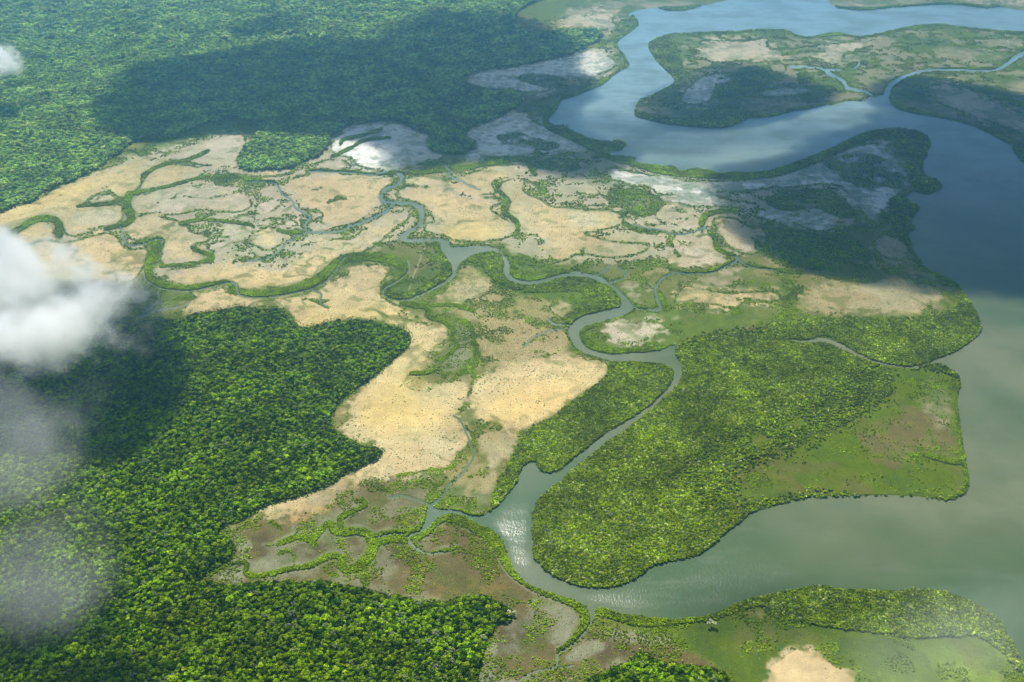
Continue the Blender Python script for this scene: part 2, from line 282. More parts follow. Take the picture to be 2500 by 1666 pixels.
def put(m, k, d=None, a=1.0):
    global col, dots
    m = (m*a)
    col = col*(1-m[..., None])+m[..., None]*K[k].astype(np.float32)
    if d is not None: dots = dots*(1-m)+d*m
put(sstep(fbm(WX, WY, 110, 5, 20), .46, .62), 'grass', .3, .8)
put(sstep(fbm(WX, WY, 80, 5, 21), .55, .68), 'tan', .4, .55)
L = lambda k, s, r=5, amp=.8, sh=.25, d=None, a=1.0: put(rough(fill(s), r, amp, sh), k, d, a)
# broad zones first
L('brown', """G 1240,700 1450,620 1600,640 1763,560 H 0,560 150,480 300,400 500,370 700,430 690,550 690,700 900,650 1100,760 1250,1000 1560,1130 1620,1250 1900,1250 2300,1420 2450,1600
 1500,2600 1000,2600 980,1500 1060,1250 1180,1150 1000,1070 600,1100 0,1000 G 1763,1000 1500,1000 1080,1020 1200,900 1350,870 1370,790""", 6, .6, .3, .75)
L('grass', "C 180,270 300,190 900,160 1120,215 1830,130 3600,190 3600,1200 2300,840 1590,600 1480,560 1100,640 600,740 110,690 350,460", 3, .5, .2, .4)
L('grass', "B 1400,20 1900,0 1900,150 1760,270 1860,390 1700,480 1500,560 1450,620 1380,690 1600,800 1840,840 1650,900 1450,780 1280,670 1250,580 1500,500 1780,380 1700,300 1550,290 1700,200 1400,160 1250,100 1200,-300 3600,-300 2700,20", 4, .8, .3, .4, .85)
L('grass', "F 0,650 200,640 330,600 900,560 1000,640 1400,640 1900,630 2100,640 2100,700 1000,680 800,700 500,740 350,795 150,840 -200,860 -200,800 0,790", 5, .8, .3, .35, .8)
L('grass', "I -100,1240 540,1190 900,1180 1300,1240 1700,1300 2100,1280 2300,1350 2450,1600 2600,2600 500,2600 650,1520 500,1430 300,1340 100,1290", 6, .7, .3, .25)
L('deep', "I 500,1200 900,1230 1300,1280 1700,1330 1500,1400 1000,1370 800,1300 500,1300", 10, .8, .4, .25, .5)
L('lush', "F 355,790 600,700 900,760 1300,850 1700,940 1900,900 2010,980 2010,1200 2060,1568 I 2060,450 1950,540 1500,510 800,570 200,900 -300,1060 -500,700 -200,300 0,100 F 200,1100 400,950", 3, .4, .3, .2)
L('lush', "F 1990,1000 1400,940 1350,1080 1000,1290 450,1440 I 300,300 420,600 800,560 1500,510 1950,530 2050,440 2020,260 1980,0", 5, .5, .3, .2)
L('deep', "I 420,240 640,200 560,400 700,520 440,520 330,400", 14, .8, .4, .25, .45)
L('deep', "F 1990,1000 1800,960 1450,960 1300,1100 1500,1050 1800,1020", 8, .8, .4, .25, .5)
L('grass', "E 1150,180 1350,178 1370,270 1420,320 1540,385 1440,400 1300,420 1170,370 1150,300", 3, .7, .25, .2)
L('grass', "E 1140,400 1250,455 1700,430 1812,580 1500,690 1400,660 1250,600 1100,520 1000,400 900,350 1010,300", 4, .8, .3, .25)
L('olive', "E 600,220 720,215 790,330 760,400 620,500 500,510 560,440 600,370 600,290", 3, .6, .3, .3)
L('deep', "E 700,330 790,340 760,400 640,490 500,520 560,460", 5, .7, .3, .25, .7)
L('grass', "D 780,500 800,340 860,270 860,230 740,250 680,240 680,120 720,110 960,190 930,330 960,370 940,410 980,455 1300,430 1400,480 1380,550 1290,540 1080,540 960,620 900,560", 4, .7, .3, .3, .85)
L('deep', "D 1840,440 1960,330 2060,300 2280,320 2351,380 2351,520 2200,540 2180,480 2260,390 2230,345 2060,340 1980,370 2000,420 1900,440", 3, .6, .3, .3, .8)
L('grass', "H 690,545 720,500 780,430 1080,430 1150,300 1230,170 1330,60 1420,60 1250,260 1100,580 960,620 850,575 725,575", 5, .7, .35, .25, .9)
L('grass', "A 0,1190 220,1140 240,1090 560,950 760,850 950,800 1150,730 1250,680 1400,660 1450,720 1400,780 1250,770 1050,800 960,860 700,930 500,1010 300,1080 220,1160 0,1240 -600,1420 -600,1380", 4, .7, .3, .3, .9)
L('lush', "E 780,200 880,560 1000,560 1080,600 1000,640 930,720 1010,900 820,1030 740,940 860,820 870,760 780,640 700,600", 5, 1.2, .2, .3, .45)
L('grey', "E 870,640 960,610 1030,560 1080,600 1000,680 940,800 960,900 800,960 740,920 860,820", 5, 1.0, .25, .3, .6)
# bare pans
L('pale', "A 0,1240 220,1150 560,970 760,890 960,850 1280,760 1440,770 1400,860 1350,960 1700,960 1880,850 B 200,880 240,1000 560,1010 860,960 1300,910 1640,900 2351,1010 C 400,1030 1000,1010 1500,860 1650,1000 1500,1280 1100,1320 870,1260 E 2351,60 2100,330 1900,330 1300,330 1120,230 1000,230 820,195 780,195 560,175 440,240 300,280 D 2060,290 1880,380 1480,500 900,440 780,400 680,240 200,260 0,350 -900,600 -900,100", 5, .9, .3, .7, .62)
L('tan', "E 700,560 850,470 960,400 1040,410 1100,500 1350,560 1600,650 1500,760 1500,870 1720,900 1730,960 1640,1060 1180,1300 1220,180 E 940,1180 920,1000 1000,900 980,740 880,640", 5, .9, .3, .8, .6)
PAN = [('cream', "I 880,1568 900,1480 980,1430 1020,1385 1110,1385 1190,1400 1240,1450 1260,1480 1400,1490 1380,1568 1300,1900 880,1900"),
 ('cream', "A 0,1230 120,1170 220,1150 300,1090 450,1040 600,970 720,930 800,930 900,920 950,930 870,970 820,1000 810,1060 760,1110 700,1150 640,1100 560,1110 500,1160 440,1185 620,1175 700,1170 710,1240 680,1290 580,1310 450,1360 370,1350 360,1290 330,1240 230,1235 150,1300 60,1340 -400,1500 -900,1700 -900,1450"),
 ('pale', "A 970,910 1150,820 1280,770 1400,770 1420,830 1370,900 1350,960 1290,960 1180,950 1050,930"), ('cream', "A 860,970 1000,940 1150,960 1180,1010 1100,1020 1000,1060 900,1080 830,1100 790,1100 830,1040"),
 ('pale', "A 760,1120 1000,1100 1100,1130 1200,1140 1300,1120 1430,1120 1450,1180 1400,1220 1250,1220 1150,1200 1100,1220 960,1240 900,1220 780,1235 745,1180"),
 ('cream', "A 780,1250 860,1225 930,1250 1040,1270 1020,1290 1100,1310 1090,1340 1200,1350 1210,1390 1130,1400 1110,1410 1150,1450 1240,1470 1150,1510 1000,1525 920,1520 920,1470 950,1390 930,1360 850,1370 760,1390 720,1330"),
 ('pale', "A 1170,1060 1230,1030 1290,1050 1270,1100 1200,1110"),
 ('cream', "A 1620,1080 1700,1020 1800,1000 1950,990 2150,1010 2260,1010 2270,1040 2210,1080 2180,1150 2170,1200 2100,1240 2060,1280 1950,1310 1860,1300 1840,1270 1870,1220 1760,1210 1700,1190 1740,1140 1640,1130"),
 ('cream', "A 1400,1370 1500,1320 1600,1320 1640,1360 1600,1420 1540,1450 1450,1400"), ('pale', "A 1480,1290 1540,1250 1600,1270 1560,1300"), ('pale', "A 1340,1250 1480,1210 1450,1260 1380,1270"), ('pale', "A 1260,1340 1310,1290 1440,1310 1380,1350 1280,1370"),
 ('pale', "A 1620,1280 1680,1260 1720,1290 1660,1310"), ('cream', "A 1380,975 1600,980 1680,960 1690,1000 1560,1020 1420,1010"), ('pale', "A 1460,1180 1560,1140 1640,1160 1560,1220 1480,1240"), ('pale', "A 1180,1410 1280,1380 1340,1400 1300,1440 1210,1450"), ('pale', "A 540,1120 640,1110 680,1150 600,1165 480,1170"),
 ('cream', "D 950,380 1080,360 1200,350 1280,310 1400,330 1560,360 1700,350 1750,240 1900,200 2050,190 2100,110 2240,50 2340,30 2360,80 2230,160 2200,200 2130,260 2000,290 1940,310 1850,380 1750,440 1600,475 1480,490 1420,480 1370,440 1280,435 1100,465 1000,450 950,410"),
 ('cream', "A 370,1400 450,1380 640,1330 700,1400 720,1440 860,1420 850,1480 790,1600 700,1640 400,1700 -100,1800 -900,1900 -900,1700 0,1480 150,1400 280,1380"),
 ('sand', "A 0,1390 120,1310 230,1265 300,1280 310,1350 200,1400 100,1440 0,1470 -500,1600 -500,1500"),
 ('cream', """D 1130,500 1290,480 1330,530 1400,550 1600,545 1780,500 1850,470 1960,430 2020,410 2000,380 2100,340 2230,350 2250,380 2180,450 2170,520 2250,570 2340,600
 E 600,590 500,620 600,680 790,690 810,740 770,800 700,830 690,900 600,960 540,1040 700,1090 760,1030 860,1020 920,1000 950,1080 900,1150 830,1230 930,1290 940,1350 880,1420 820,1500 700,1560
 H 500,380 380,390 250,440 150,500 80,600 0,590 G 1600,640 1560,600 1500,610 1450,640 1300,700 1240,700 1540,530 1700,510 1763,485
 E 0,1655 180,1568 320,1500 460,1415 400,1390 250,1350 150,1290 240,1240 230,1150 250,1100 400,980 540,850 600,790 590,740 480,690
 D 2200,680 2100,655 1950,665 1830,690 1760,715 1690,690 1680,625 1590,590 1420,590 1250,610 1060,640 1000,640 1100,560"""),
 ('cream', "E 940,1080 980,1000 1100,940 1250,880 1400,870 1600,880 1720,900 1730,960 1700,1020 1640,1060 1540,1110 1400,1200 1280,1290 1180,1300 1080,1240 970,1220 930,1150"),
 ('tan', "E 700,560 850,470 960,400 1030,410 1060,480 1000,520 880,560 750,600"), ('tan', "H 990,160 1100,110 1180,130 1220,180 1200,240 1150,310 1100,380 1060,450 1000,500 880,510 840,470 850,430 1000,400 1060,370 1000,290 970,230"),
 ('cream', "B 490,1130 560,1070 640,1070 800,1090 900,1130 1000,1140 1110,1130 1130,1170 1030,1190 1100,1240 1180,1280 1190,1330 1130,1380 1000,1390 850,1390 780,1350 700,1340 670,1320 700,1270 740,1280 700,1210 650,1165"),
 ('cream', "B 1100,1060 1150,1035 1250,1040 1230,1100 1330,1140 1400,1190 1500,1190 1620,1210 1750,1200 1820,1250 1800,1300 1650,1330 1570,1340 1680,1370 1800,1400 1980,1390 1950,1450 1800,1480 1700,1480 1560,1450 1480,1500 1420,1500 1370,1440 1350,1350 1210,1350 1220,1290 1160,1240 1150,1200 1180,1150 1100,1110"),
 ('cream', "B 560,1030 620,1010 700,1010 780,1000 760,1050 850,1060 900,1010 1000,970 1150,940 1230,960 1180,1010 1060,1040 1070,1090 1110,1110 1000,1120 880,1100 640,1065 550,1060"),
 ('white', "B 130,840 180,760 300,700 420,695 520,700 600,730 720,775 680,820 720,870 850,885 870,890 750,920 640,930 600,960 540,980 400,980 300,960 250,900 160,900"),
 ('pale', "B 0,960 60,940 160,900 230,930 260,980 0,975"),
 ('white', "B 880,775 1040,700 1180,645 1260,660 1320,710 1420,750 1550,800 1640,860 1600,890 1450,870 1300,850 1300,900 1180,905 1000,900 900,920 850,910 900,880 990,850 950,810"),
 ('white', "B 870,470 1000,400 1150,385 1300,360 1450,330 1600,290 1720,310 1780,360 1740,410 1600,450 1500,440 1350,460 1400,500 1380,530 1230,530 1000,510"),
 ('pale', "B 1410,130 1500,90 1560,70 1700,60 1840,45 1780,80 1740,120 1800,150 1750,175 1600,175 1420,170"),
 ('white', "C 0,960 150,1000 350,1030 600,1045 800,1030 1000,1000 1200,920 1400,830 1530,820 1570,880 1650,950 1700,1020 1650,1100 1560,1160 1500,1280 1450,1250 1380,1150 1300,1060 1150,1060 1000,1080 870,1080 700,1110 560,1100 640,1150 820,1170 800,1195 650,1190 400,1190 340,1150 400,1120 240,1120 230,1080 80,1050 0,1040 -60,980"),
 ('white', "C 790,1230 870,1210 1000,1240 1100,1230 1180,1200 1260,1260 1280,1310 1180,1340 1080,1300 1000,1270 860,1265"), ('pale', "C 1470,1400 1560,1320 1640,1370 1690,1420 1660,1500 1540,1480"),
 ('pale', "F 550,90 620,65 700,80 770,130 860,140 860,180 800,230 830,280 780,290 700,270 640,220 600,150"), ('pale', "F 330,150 400,80 460,60 490,90 490,120 400,150"),
 ('pale', "F 260,260 380,250 450,230 440,160 530,150 580,220 650,290 640,340 530,370 400,360 300,320"), ('cream', "F 170,90 230,50 260,90 270,120 180,120"),
 ('tan', "F -240,200 0,180 150,190 220,220 200,270 100,310 0,330 -200,300"), ('cream', "F 370,500 420,450 500,490 640,510 800,500 950,500 960,560 740,560 700,600 620,580 480,560 330,590"),
 ('tan', "F 1030,550 1100,490 1300,460 1600,440 1800,460 1900,520 1850,570 1700,610 1500,620 1300,610 1150,600"), ('cream', "F 970,570 1100,630 1000,600"), ('tan', "F 810,570 900,580 860,610"), ('cream', "F 1620,390 1750,390 1780,420 1650,430"), ('pink', "F 1470,200 1560,130 1620,190 1700,330 1600,350 1520,310"),
 ('pale', "E 1660,690 1760,670 1870,680 2000,670 2120,720 2020,750 1900,790 1790,785 1700,740"), ('pink', "F 490,420 600,360 720,340 740,400 660,460 620,490 520,480"), ('pink', "F 330,640 400,610 380,660 320,680"),
 ('pale', "C 470,240 600,230 760,240 900,210 860,280 1000,290 1150,260 1400,240 1600,230 1680,240 1500,290 1300,310 1330,340 1270,370 1130,330 1000,350 800,360 700,350 560,370 500,300"),
 ('pink', "C 1790,300 2000,270 2100,300 2300,310 2200,360 1900,340"), ('pale', "C 1900,215 2351,230 2351,290 2100,250"), ('white', "C 350,580 450,480 500,440 620,420 700,430 600,520 520,620"), ('white', "C 810,540 900,510 1050,500 1200,510 1100,540 900,570"),
 ('pale', "C 870,380 960,360 1000,400 930,430"), ('grey', "C 640,560 900,560 1150,570 1100,610 800,640"), ('pink', "C 2230,480 2400,450 2500,540 2300,530"), ('pale', "C 1780,490 1950,480 2080,530 2200,600 2351,660 2500,720 2500,800 2351,780 2100,670 1850,600"), ('pink', "C 1320,530 1420,535 1400,560 1330,560"),
 ('pale', "C 1300,20 1500,20 1700,5 2000,-20 2800,-60 2800,40 2400,50 2100,20 1850,15 1640,28 1400,50 1290,35"),
 ('pink', "E 1210,230 1280,215 1350,250 1320,290 1240,270"), ('tan', "E 1400,560 1500,560 1490,640 1420,640"), ('pink', "E 1800,480 1960,460 1990,540 1930,580 1870,560")]
panm = np.zeros((NY, NX), np.float32); wetm = np.zeros((NY, NX), np.float32); ring = np.zeros((NY, NX), np.float32); nr = .45*N5+.55*fbm(WX, WY, 34, 4, 77)
for k, s in PAN:
    f = fill(s)
    q = np.clip(blur(f, 1)+(nr-.5)*.9*(blur(f, 4)*(1-blur(f, 4))*4), 0, 1); ring = np.maximum(ring, 4*q*(1-q)) if k not in ('tan', 'pink') else ring
    if k == 'white': wetm = np.maximum(wetm, blur(f, 3))
    put(rough(f, 9, 1.2, .35), 'pale' if k in ('cream', 'white') else 'pink', .8, .45)
    fr = rough(f, 8, 1.7, .30, n=.35*N5+.35*nr+.3*N20); put(fr, k, .8, .62 if k in ('tan', 'pink') else (.85 if k == 'pale' else .95))
    panm = np.maximum(panm, fr)
put(sstep(fbm(WX, WY, 190, 5, 81), .50, .66)*panm, 'wet', None, .42); put(sstep(fbm(WX, WY, 150, 5, 82), .50, .66)*panm, 'tan', None, .45)
put(sstep(fbm(WX, WY, 26, 4, 83)+.05*(PX > 1450), .54, .64)*wetm*LAND, 'deep', .5, .7)
put(sstep(fbm(WX, WY, 60, 5, 99)+.02, .52, .60)*wetm*LAND*(PX > 1450)*(PY > 380), 'deep', .5, .75)
put(sstep(fbm(WX, WY, 36, 5, 84), .60, .70)*panm*(PY < 900), 'grass', .5, .5)
L('tan', "E 1000,680 1100,620 1300,640 1420,700 1500,760 1500,860 1250,880 1100,940 1000,980 1010,850 980,750", 6, 1.0, .35, .9, .75)
L('sand', "A -600,1420 0,1215 150,1160 300,1110 500,1030 600,1000 560,1080 400,1140 200,1200 0,1280 -600,1500", 8, .2, .48, .5, .7)
L('sand', "E 300,1120 400,1040 560,960 640,830 760,800 640,950 560,1060 800,1120 850,1230 700,1330 500,1330 330,1280 240,1200", 16, .15, .48, .5, .68)
L('sand', "E 960,1130 1150,1080 1500,1000 1700,940 1640,1040 1400,1190 1180,1290 1000,1210", 14, .15, .48, .5, .6)
L('sand', "D 1680,640 1780,700 2100,640 2340,700 2400,650 2200,600 1900,620", 8, .2, .48, .5, .7)
L('sand', "B 700,1340 900,1250 1100,1290 1170,1350 1000,1385 800,1385", 8, .2, .48, .5, .6)
L('sand', "D 960,430 1200,400 1500,430 1750,400 1600,470 1450,480 1300,430 1100,460", 7, .2, .48, .5, .6)
L('wet', "B 1480,1210 1620,1220 1720,1260 1650,1310 1520,1300", 8, .8, .4, None, .45)
L('wet', "E 700,40 900,60 1000,110 850,130 740,100", 8, .8, .4, None, .4); L('wet', "D 380,60 620,20 700,60 620,110 440,130", 8, .8, .4, None, .5)
L('wet', "E 600,1080 860,1060 880,1130 760,1180 600,1150", 12, .8, .4, None, .4); L('wet', "A 1240,1150 1380,1130 1440,1170 1300,1200", 6, .8, .4, None, .55)
L('wet', "D 880,60 1100,140 1180,200 1100,300 1000,250 900,120", 9, .8, .4, None, .3)
L('orange', "G 1540,650 1640,600 1800,560 1950,490 2100,410 2060,500 1900,600 1800,680 1660,650", 9, .8, .4, .5, .6)
L('orange', "H 620,1060 800,1000 950,1000 1100,990 1200,1050 1150,1110 1000,1050 850,1070 740,1100 640,1100", 9, .8, .4, .7, .4)
L('brown', "F 1440,1290 1560,1220 1680,1180 1780,1150 1900,1200 1950,1320 1940,1420 1800,1380 1650,1400 I 1700,350 1600,360 1500,330 1430,260 1380,190", 6, 1.3, .3, .4, .85)
L('pink', "F 1700,1060 1860,1010 1920,1100 1940,1300 1860,1280 1780,1180", 6, 1.2, .35, .4, .6)
for s in ["H 1110,1260 1250,1150 1400,1170 1400,1270 1300,1350 1200,1440 1090,1430 1080,1330", "G 1440,720 1540,690 1580,780 1720,780 1860,740 2000,720 2080,760 2070,840 2000,880 1900,840 1780,900 1640,900 1440,860",
          "H 390,790 520,775 620,830 600,910 400,900 370,860", "I -100,1330 200,1400 500,1440 700,1500 740,1540 450,1480 200,1440 -100,1480"]:
    L('dark', s, 5, .9, .35, .7, .6)
for s in ["H 1040,1320 1120,1240 1080,1400 1100,1500 1250,1568 1250,1800 960,1800 980,1540 1010,1460", "H 1230,1080 1450,1110 1560,1190 1560,1260 1450,1370 1340,1350 1450,1250 1400,1160 1250,1130",
          "H 1450,1420 1600,1330 1720,1330 1700,1370 1560,1450 1470,1470", "H 1640,1240 1900,1280 2200,1330 2050,1370 1850,1340 1700,1300", "H 1500,1530 1650,1500 1880,1440 1850,1420 1700,1480",
          "G 1250,690 1450,740 1420,860 1350,880 1380,800", "G 1250,960 1330,900 1400,920 1380,960 1480,985 1250,1000", "G 1400,860 1600,860 1640,900 1480,940 1430,920", "H 1080,830 1120,960 1200,1060 1340,1110 1230,1100 1110,960 1060,860"]:
    L('grey', s, 4, .9, .35, .6, .8)
L('cream', "I 880,1568 900,1480 980,1430 1020,1385 1110,1385 1190,1400 1240,1450 1260,1480 1400,1490 1380,1568 1300,1900 880,1900", 2, .6, .2, .1)
put(sstep(fbm(WX, WY, 70, 5, 64), .48, .62)*sstep(PY, 1150, 1230)*(PX < 1500)*np.clip(1-blur(fill('E 900,1000 600,900 200,1100 200,1400 900,1500'), 3), 0, 1), 'grey', .6, .5)
put(sstep(fbm(WX, WY, 48, 5, 65), .52, .64)*sstep(PY, 1150, 1230)*(PX < 1500), 'deep', .6, .35)
put(sstep(fbm(WX, WY, 60, 5, 66), .50, .60)*sstep(col[..., 1]-col[..., 0], .0, .06), 'deep', .4, .55)
# pale rims beside the hedges of the southern creeks
south = sstep(PY, 1180, 1260)
rim = np.clip(blur((hed > .4).astype(np.float32), 3)*3, 0, 1)*south*(PX < 1450)
put(sstep(rim, .25, .8), 'grey', .3, .6)
rd = np.abs(fbm(WX, WY, 210, 4, 61)-.5); rd2 = np.abs(fbm(WX, WY, 120, 4, 62)-.5)
zone = (1-south)*sstep(N80, .38, .55)*(1-np.clip(blur(fill("E 250,1000 600,850 850,1050 930,1250 850,1400 500,1330 240,1200"), 20)+blur(fill("E 980,1080 1300,900 1700,930 1600,1060 1200,1270"), 15), 0, 1))
thr_ = sstep(N20, .40, .58)
ring = sstep(ring, .35, .8)*sstep(fbm(WX, WY, 130, 3, 78), .36, .52)*LAND*np.where(PY < 760, 1, .55)
put(ring, 'grass', .5, .75)
put(sstep(-rd, -.04, -.012)*zone*thr_, 'olive', .6, .8); put(sstep(-rd2, -.035, -.010)*zone*sstep(N20, .45, .6)*sstep(1350-PX, 0, 300), 'grass', .5, .7)
# green growth along every channel and over the flats in threads and patches
veins = [ "A 450,1180,6 600,1130,6 640,1090,8 580,1080,5", "A 900,1180,5 1000,1130,7 1150,1140,5 1250,1150,10", "A 1400,1380,5 1500,1310,8 1600,1290,12 1700,1330,14 1760,1310,8",
 "A 1100,1430,10 1160,1460,14 1240,1475,18 1180,1500,14", "A 1360,1500,10 1500,1510,12 1560,1500,10", "A 1700,1040,4 1780,1090,14 1850,1080,16", "A 1880,1160,18 1950,1140,22 1990,1140,14", "A 2020,1330,20 2100,1310,14",
 "B 1760,1100,20 1850,1140,60 1960,1110,30", "B 1800,1230,14 1900,1200,50 2000,1200,40", "B 1300,1030,14 1340,1100,50 1380,1100,30", "B 1820,1290,30 1920,1330,40 2100,1340,14", "B 1280,1000,20 1400,920,12 1520,960,10",
 "E 1590,230,14 1580,290,24", "E 860,660,30 950,700,30 960,800,40 990,900,50 830,1010,30", "E 960,960,30 940,1060,14 920,1110,20", "E 1100,640,8 1250,600,8 1350,640,10", "E 1180,750,8 1300,720,8 1400,725,8", "E 1220,820,8 1330,760,14",
 "E 840,1220,14 900,1260,12 960,1330,20 960,1440,20", "E 1050,1245,16 1090,1250,10", "E 530,1040,14 640,1000,14", "E 620,640,10 700,700,14", "H 500,390,16 700,350,20 860,340,20", "H 640,420,30 740,430,20", "H 700,500,30 790,400,20 950,300,20", "H 930,390,30 1040,370,14",
 "G 1480,690,24 1520,640,10", "G 1560,650,34 1630,700,16 1590,770,14", "G 1600,830,34 1680,800,24 1690,900,12", "G 1730,780,8 1800,810,14 1850,780,8", "G 2070,930,34 2100,1000,34", "G 1880,950,20 1940,960,20", "H 0,760,30 60,780,20", "H 340,940,34 330,1000,34", "H 640,860,24 600,960,12", "H 1150,1440,26 1190,1400,16", "H 1100,1510,24 1130,1480,10", "H 1350,1290,26 1340,1330,12", "H 1190,1110,18 1180,1150,20",
 "D 760,580,24 850,560,12 940,560,12", "D 1750,540,20 1880,560,14 1940,520,16", "E 0,540,14 100,590,18 160,580,8", "D 1440,250,20 1470,300,24 1560,330,20", "D 1340,330,16 1480,310,14 1600,270,10", "D 1650,280,20 1730,260,16", "E 360,230,16 480,240,18 500,270,10", "D 2150,220,18 2260,250,20",
 "D 490,140,8 560,130,8", "D 0,270,14 100,240,10", "F 700,545,10 850,545,14 900,570,10", "F 980,560,20 1040,480,20 1000,430,10", "F 380,310,16 300,200,20", "F 780,180,14 840,240,30 860,280,20", "F 1560,390,40 1660,370,20", "F 1720,435,10 1850,460,14",
 "F 1660,1440,16 1800,1440,14 1900,1380,12", "I 1680,210,16 1800,230,14 1900,290,20", "F 1800,1300,30 1860,1400,24", "F 1700,1100,50 1800,1080,40", "C 820,370,8 900,350,8 1000,370,8 1200,360,10 1300,390,8", "C 1400,330,6 1700,280,6", "C 960,310,20 1200,290,20", "C 1380,300,18 1480,270,20"]
grow = any_of(stroke, veins, wmin=1.5, soft=1.5)
grow = sstep(blur(grow, 1)+(N5-.5)*1.3*(grow > 0.02)+(N20-.5)*.8*(grow > 0.02), .42, .75)
put(grow, 'lush', .5, .75)
mott = any_of(fill, ["B 1050,780 1200,740 1350,780 1500,850 1400,880 1200,870 1100,830", "C 600,400 900,380 950,480 700,560 500,640 560,520", "B 640,900 900,890 980,920 700,980", "B 1000,430 1300,410 1560,450 1500,540 1200,480",
  "C 1100,900 1500,860 1700,980 1640,1130 1350,1080 1250,980", "C 560,1100 860,1110 700,1140", "C 830,1340 1000,1290 1200,1350 1300,1310 1450,1400 1500,1500 1400,1600 1000,1540 870,1440", "C 860,1110 1100,1070 1290,1080 1400,1230 1500,1330 1300,1290 1180,1195 1000,1230 870,1200",
  "C 1500,1180 1600,1200 1640,1400 1500,1330", "B 1200,940 1500,880 1640,1000 1300,1000", "B 640,1030 820,1000 960,1060 800,1070", "B 1750,1000 2000,1100 2100,1200 1800,1300 1700,1150", "A 1130,980 1500,990 1560,1100 1300,1120"])
mo = sstep(blur(mott, 3)*(fbm(WX, WY, 55, 5, 33)+.12), .42, .56)
put(mo, 'deep', .5, .85)
cf = sstep(blur(crk, 3), .10, .32)*LAND; put(cf, 'grass', .3, .7)
sf = sstep(blur(1-LAND, 4), .10, .4)*LAND; put(sf, 'deep', .3, .55)
put(np.clip(hed*.9, 0, 1), 'lush', .1)
isl = fill('F 1990,1000 1400,940 1350,1080 1000,1290 450,1440 I 300,300 420,600 800,560 1500,510 1950,530 2050,440 2020,260 1980,0')
put(sstep(fbm(WX, WY, 75, 5, 85), .50, .64)*isl, 'brown', .6, .45); put(sstep(fbm(WX, WY, 40, 5, 86), .50, .62)*isl, 'lush', .2, .6); put(sstep(fbm(WX, WY, 120, 5, 87), .52, .66)*isl, 'deep', .3, .5)
mg = np.clip(blur(np.maximum(man_d, hed), 5)*1.7, 0, 1)*(1-man_d); put(sstep(mg*(.5+N20), .25, .8), 'grass', .7, .55)
put(blur(fill('I 1500,1440 1900,1380 2351,1330 2500,1500 2500,1900 1200,1900 1300,1560'), 14)*(1-panm), 'bright', .2, .75)  # grass lightened here: the corner's sunlit haze is painted into its colour
sb = fill('I 300,1330 540,1200 900,1200 1300,1260 1900,1300 2300,1380 2500,1700 500,1800 650,1520')
put(sstep(fbm(WX, WY, 45, 5, 95), .50, .62)*sb*(1-panm), 'deep', .3, .5); put(sstep(fbm(WX, WY, 90, 5, 96), .55, .68)*sb*(1-panm), 'olive', .4, .6)
nisl = (PY < 520)*(PX > 1380)
put(sstep(fbm(WX, WY, 90, 5, 97), .50, .60)*nisl*(1-hed), 'deep', .4, .45); put(sstep(fbm(WX, WY, 150, 5, 98), .50, .62)*nisl*(1-hed)*(1-panm), 'pink', .4, .5)
# straight cut lines through the marsh
put(stroke("E 715,130,4 660,290,4 605,420,4 585,490,3", 1.0), 'pale', .2, .6)
put(stroke("I 545,1275,4 520,1350,4 500,1440,4", 1.2), 'dark', .2, .7)
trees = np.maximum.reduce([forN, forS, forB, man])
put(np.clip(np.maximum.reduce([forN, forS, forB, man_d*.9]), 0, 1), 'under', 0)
fine = (.80+.4*N8)*(.86+.28*N80)
col *= fine[..., None]
for ch, s in ((0, 41), (1, 42), (2, 43)):
    col[..., ch] *= .95+.10*fbm(WX, WY, 300, 3, s)
put(1-LAND, 'wet', 0, .8)
wetm = np.clip(wetm+.5*any_of(fill, ['B 1480,1210 1620,1220 1720,1260 1650,1310 1520,1300', 'D 380,60 620,20 700,60 620,110 440,130', 'D 500,420 800,440 900,560 800,640 560,660 450,560']), 0, 1)
zb = .7-2.2*wat                                      # banks stand above the water level, beds below
zb = zb+(N20-.5)*.25*LAND
# ------------------------------------------------------------------ helpers
def tag(o, label=None, cat=None, group=None, kind=None):
    for k, v in (('label', label), ('category', cat), ('group', group), ('kind', kind)):
        if v: o[k] = v
    return o
def mesh_np(name, V, F, mat=None, smooth=False, link=True, attrs=None):
    """V (n,3); F (m,3|4) or list of such"""
    me = bpy.data.meshes.new(name)
    Fs = F if isinstance(F, list) else [F]
    me.vertices.add(len(V)); me.vertices.foreach_set('co', np.ascontiguousarray(V, np.float32).ravel())
    idx = np.concatenate([f.ravel() for f in Fs]).astype(np.int32)
    cnt = np.concatenate([np.full(len(f), f.shape[1]) for f in Fs]).astype(np.int32)
    st = np.concatenate([[0], np.cumsum(cnt)[:-1]]).astype(np.int32)
    me.loops.add(len(idx)); me.loops.foreach_set('vertex_index', idx)
    me.polygons.add(len(cnt)); me.polygons.foreach_set('loop_start', st); me.polygons.foreach_set('loop_total', cnt)
    if smooth: me.polygons.foreach_set('use_smooth', np.ones(len(cnt), bool))
    for an, (ty, dat) in (attrs or {}).items():
        a = me.attributes.new(an, ty, 'POINT')
        a.data.foreach_set('color' if 'COLOR' in ty else 'value', np.ascontiguousarray(dat, np.float32).ravel() if ty != 'INT' else np.ascontiguousarray(dat, np.int32))
    me.update(calc_edges=True)
    if mat: me.materials.append(mat)
    o = bpy.data.objects.new(name, me)
    if link: C.objects.link(o)
    return o
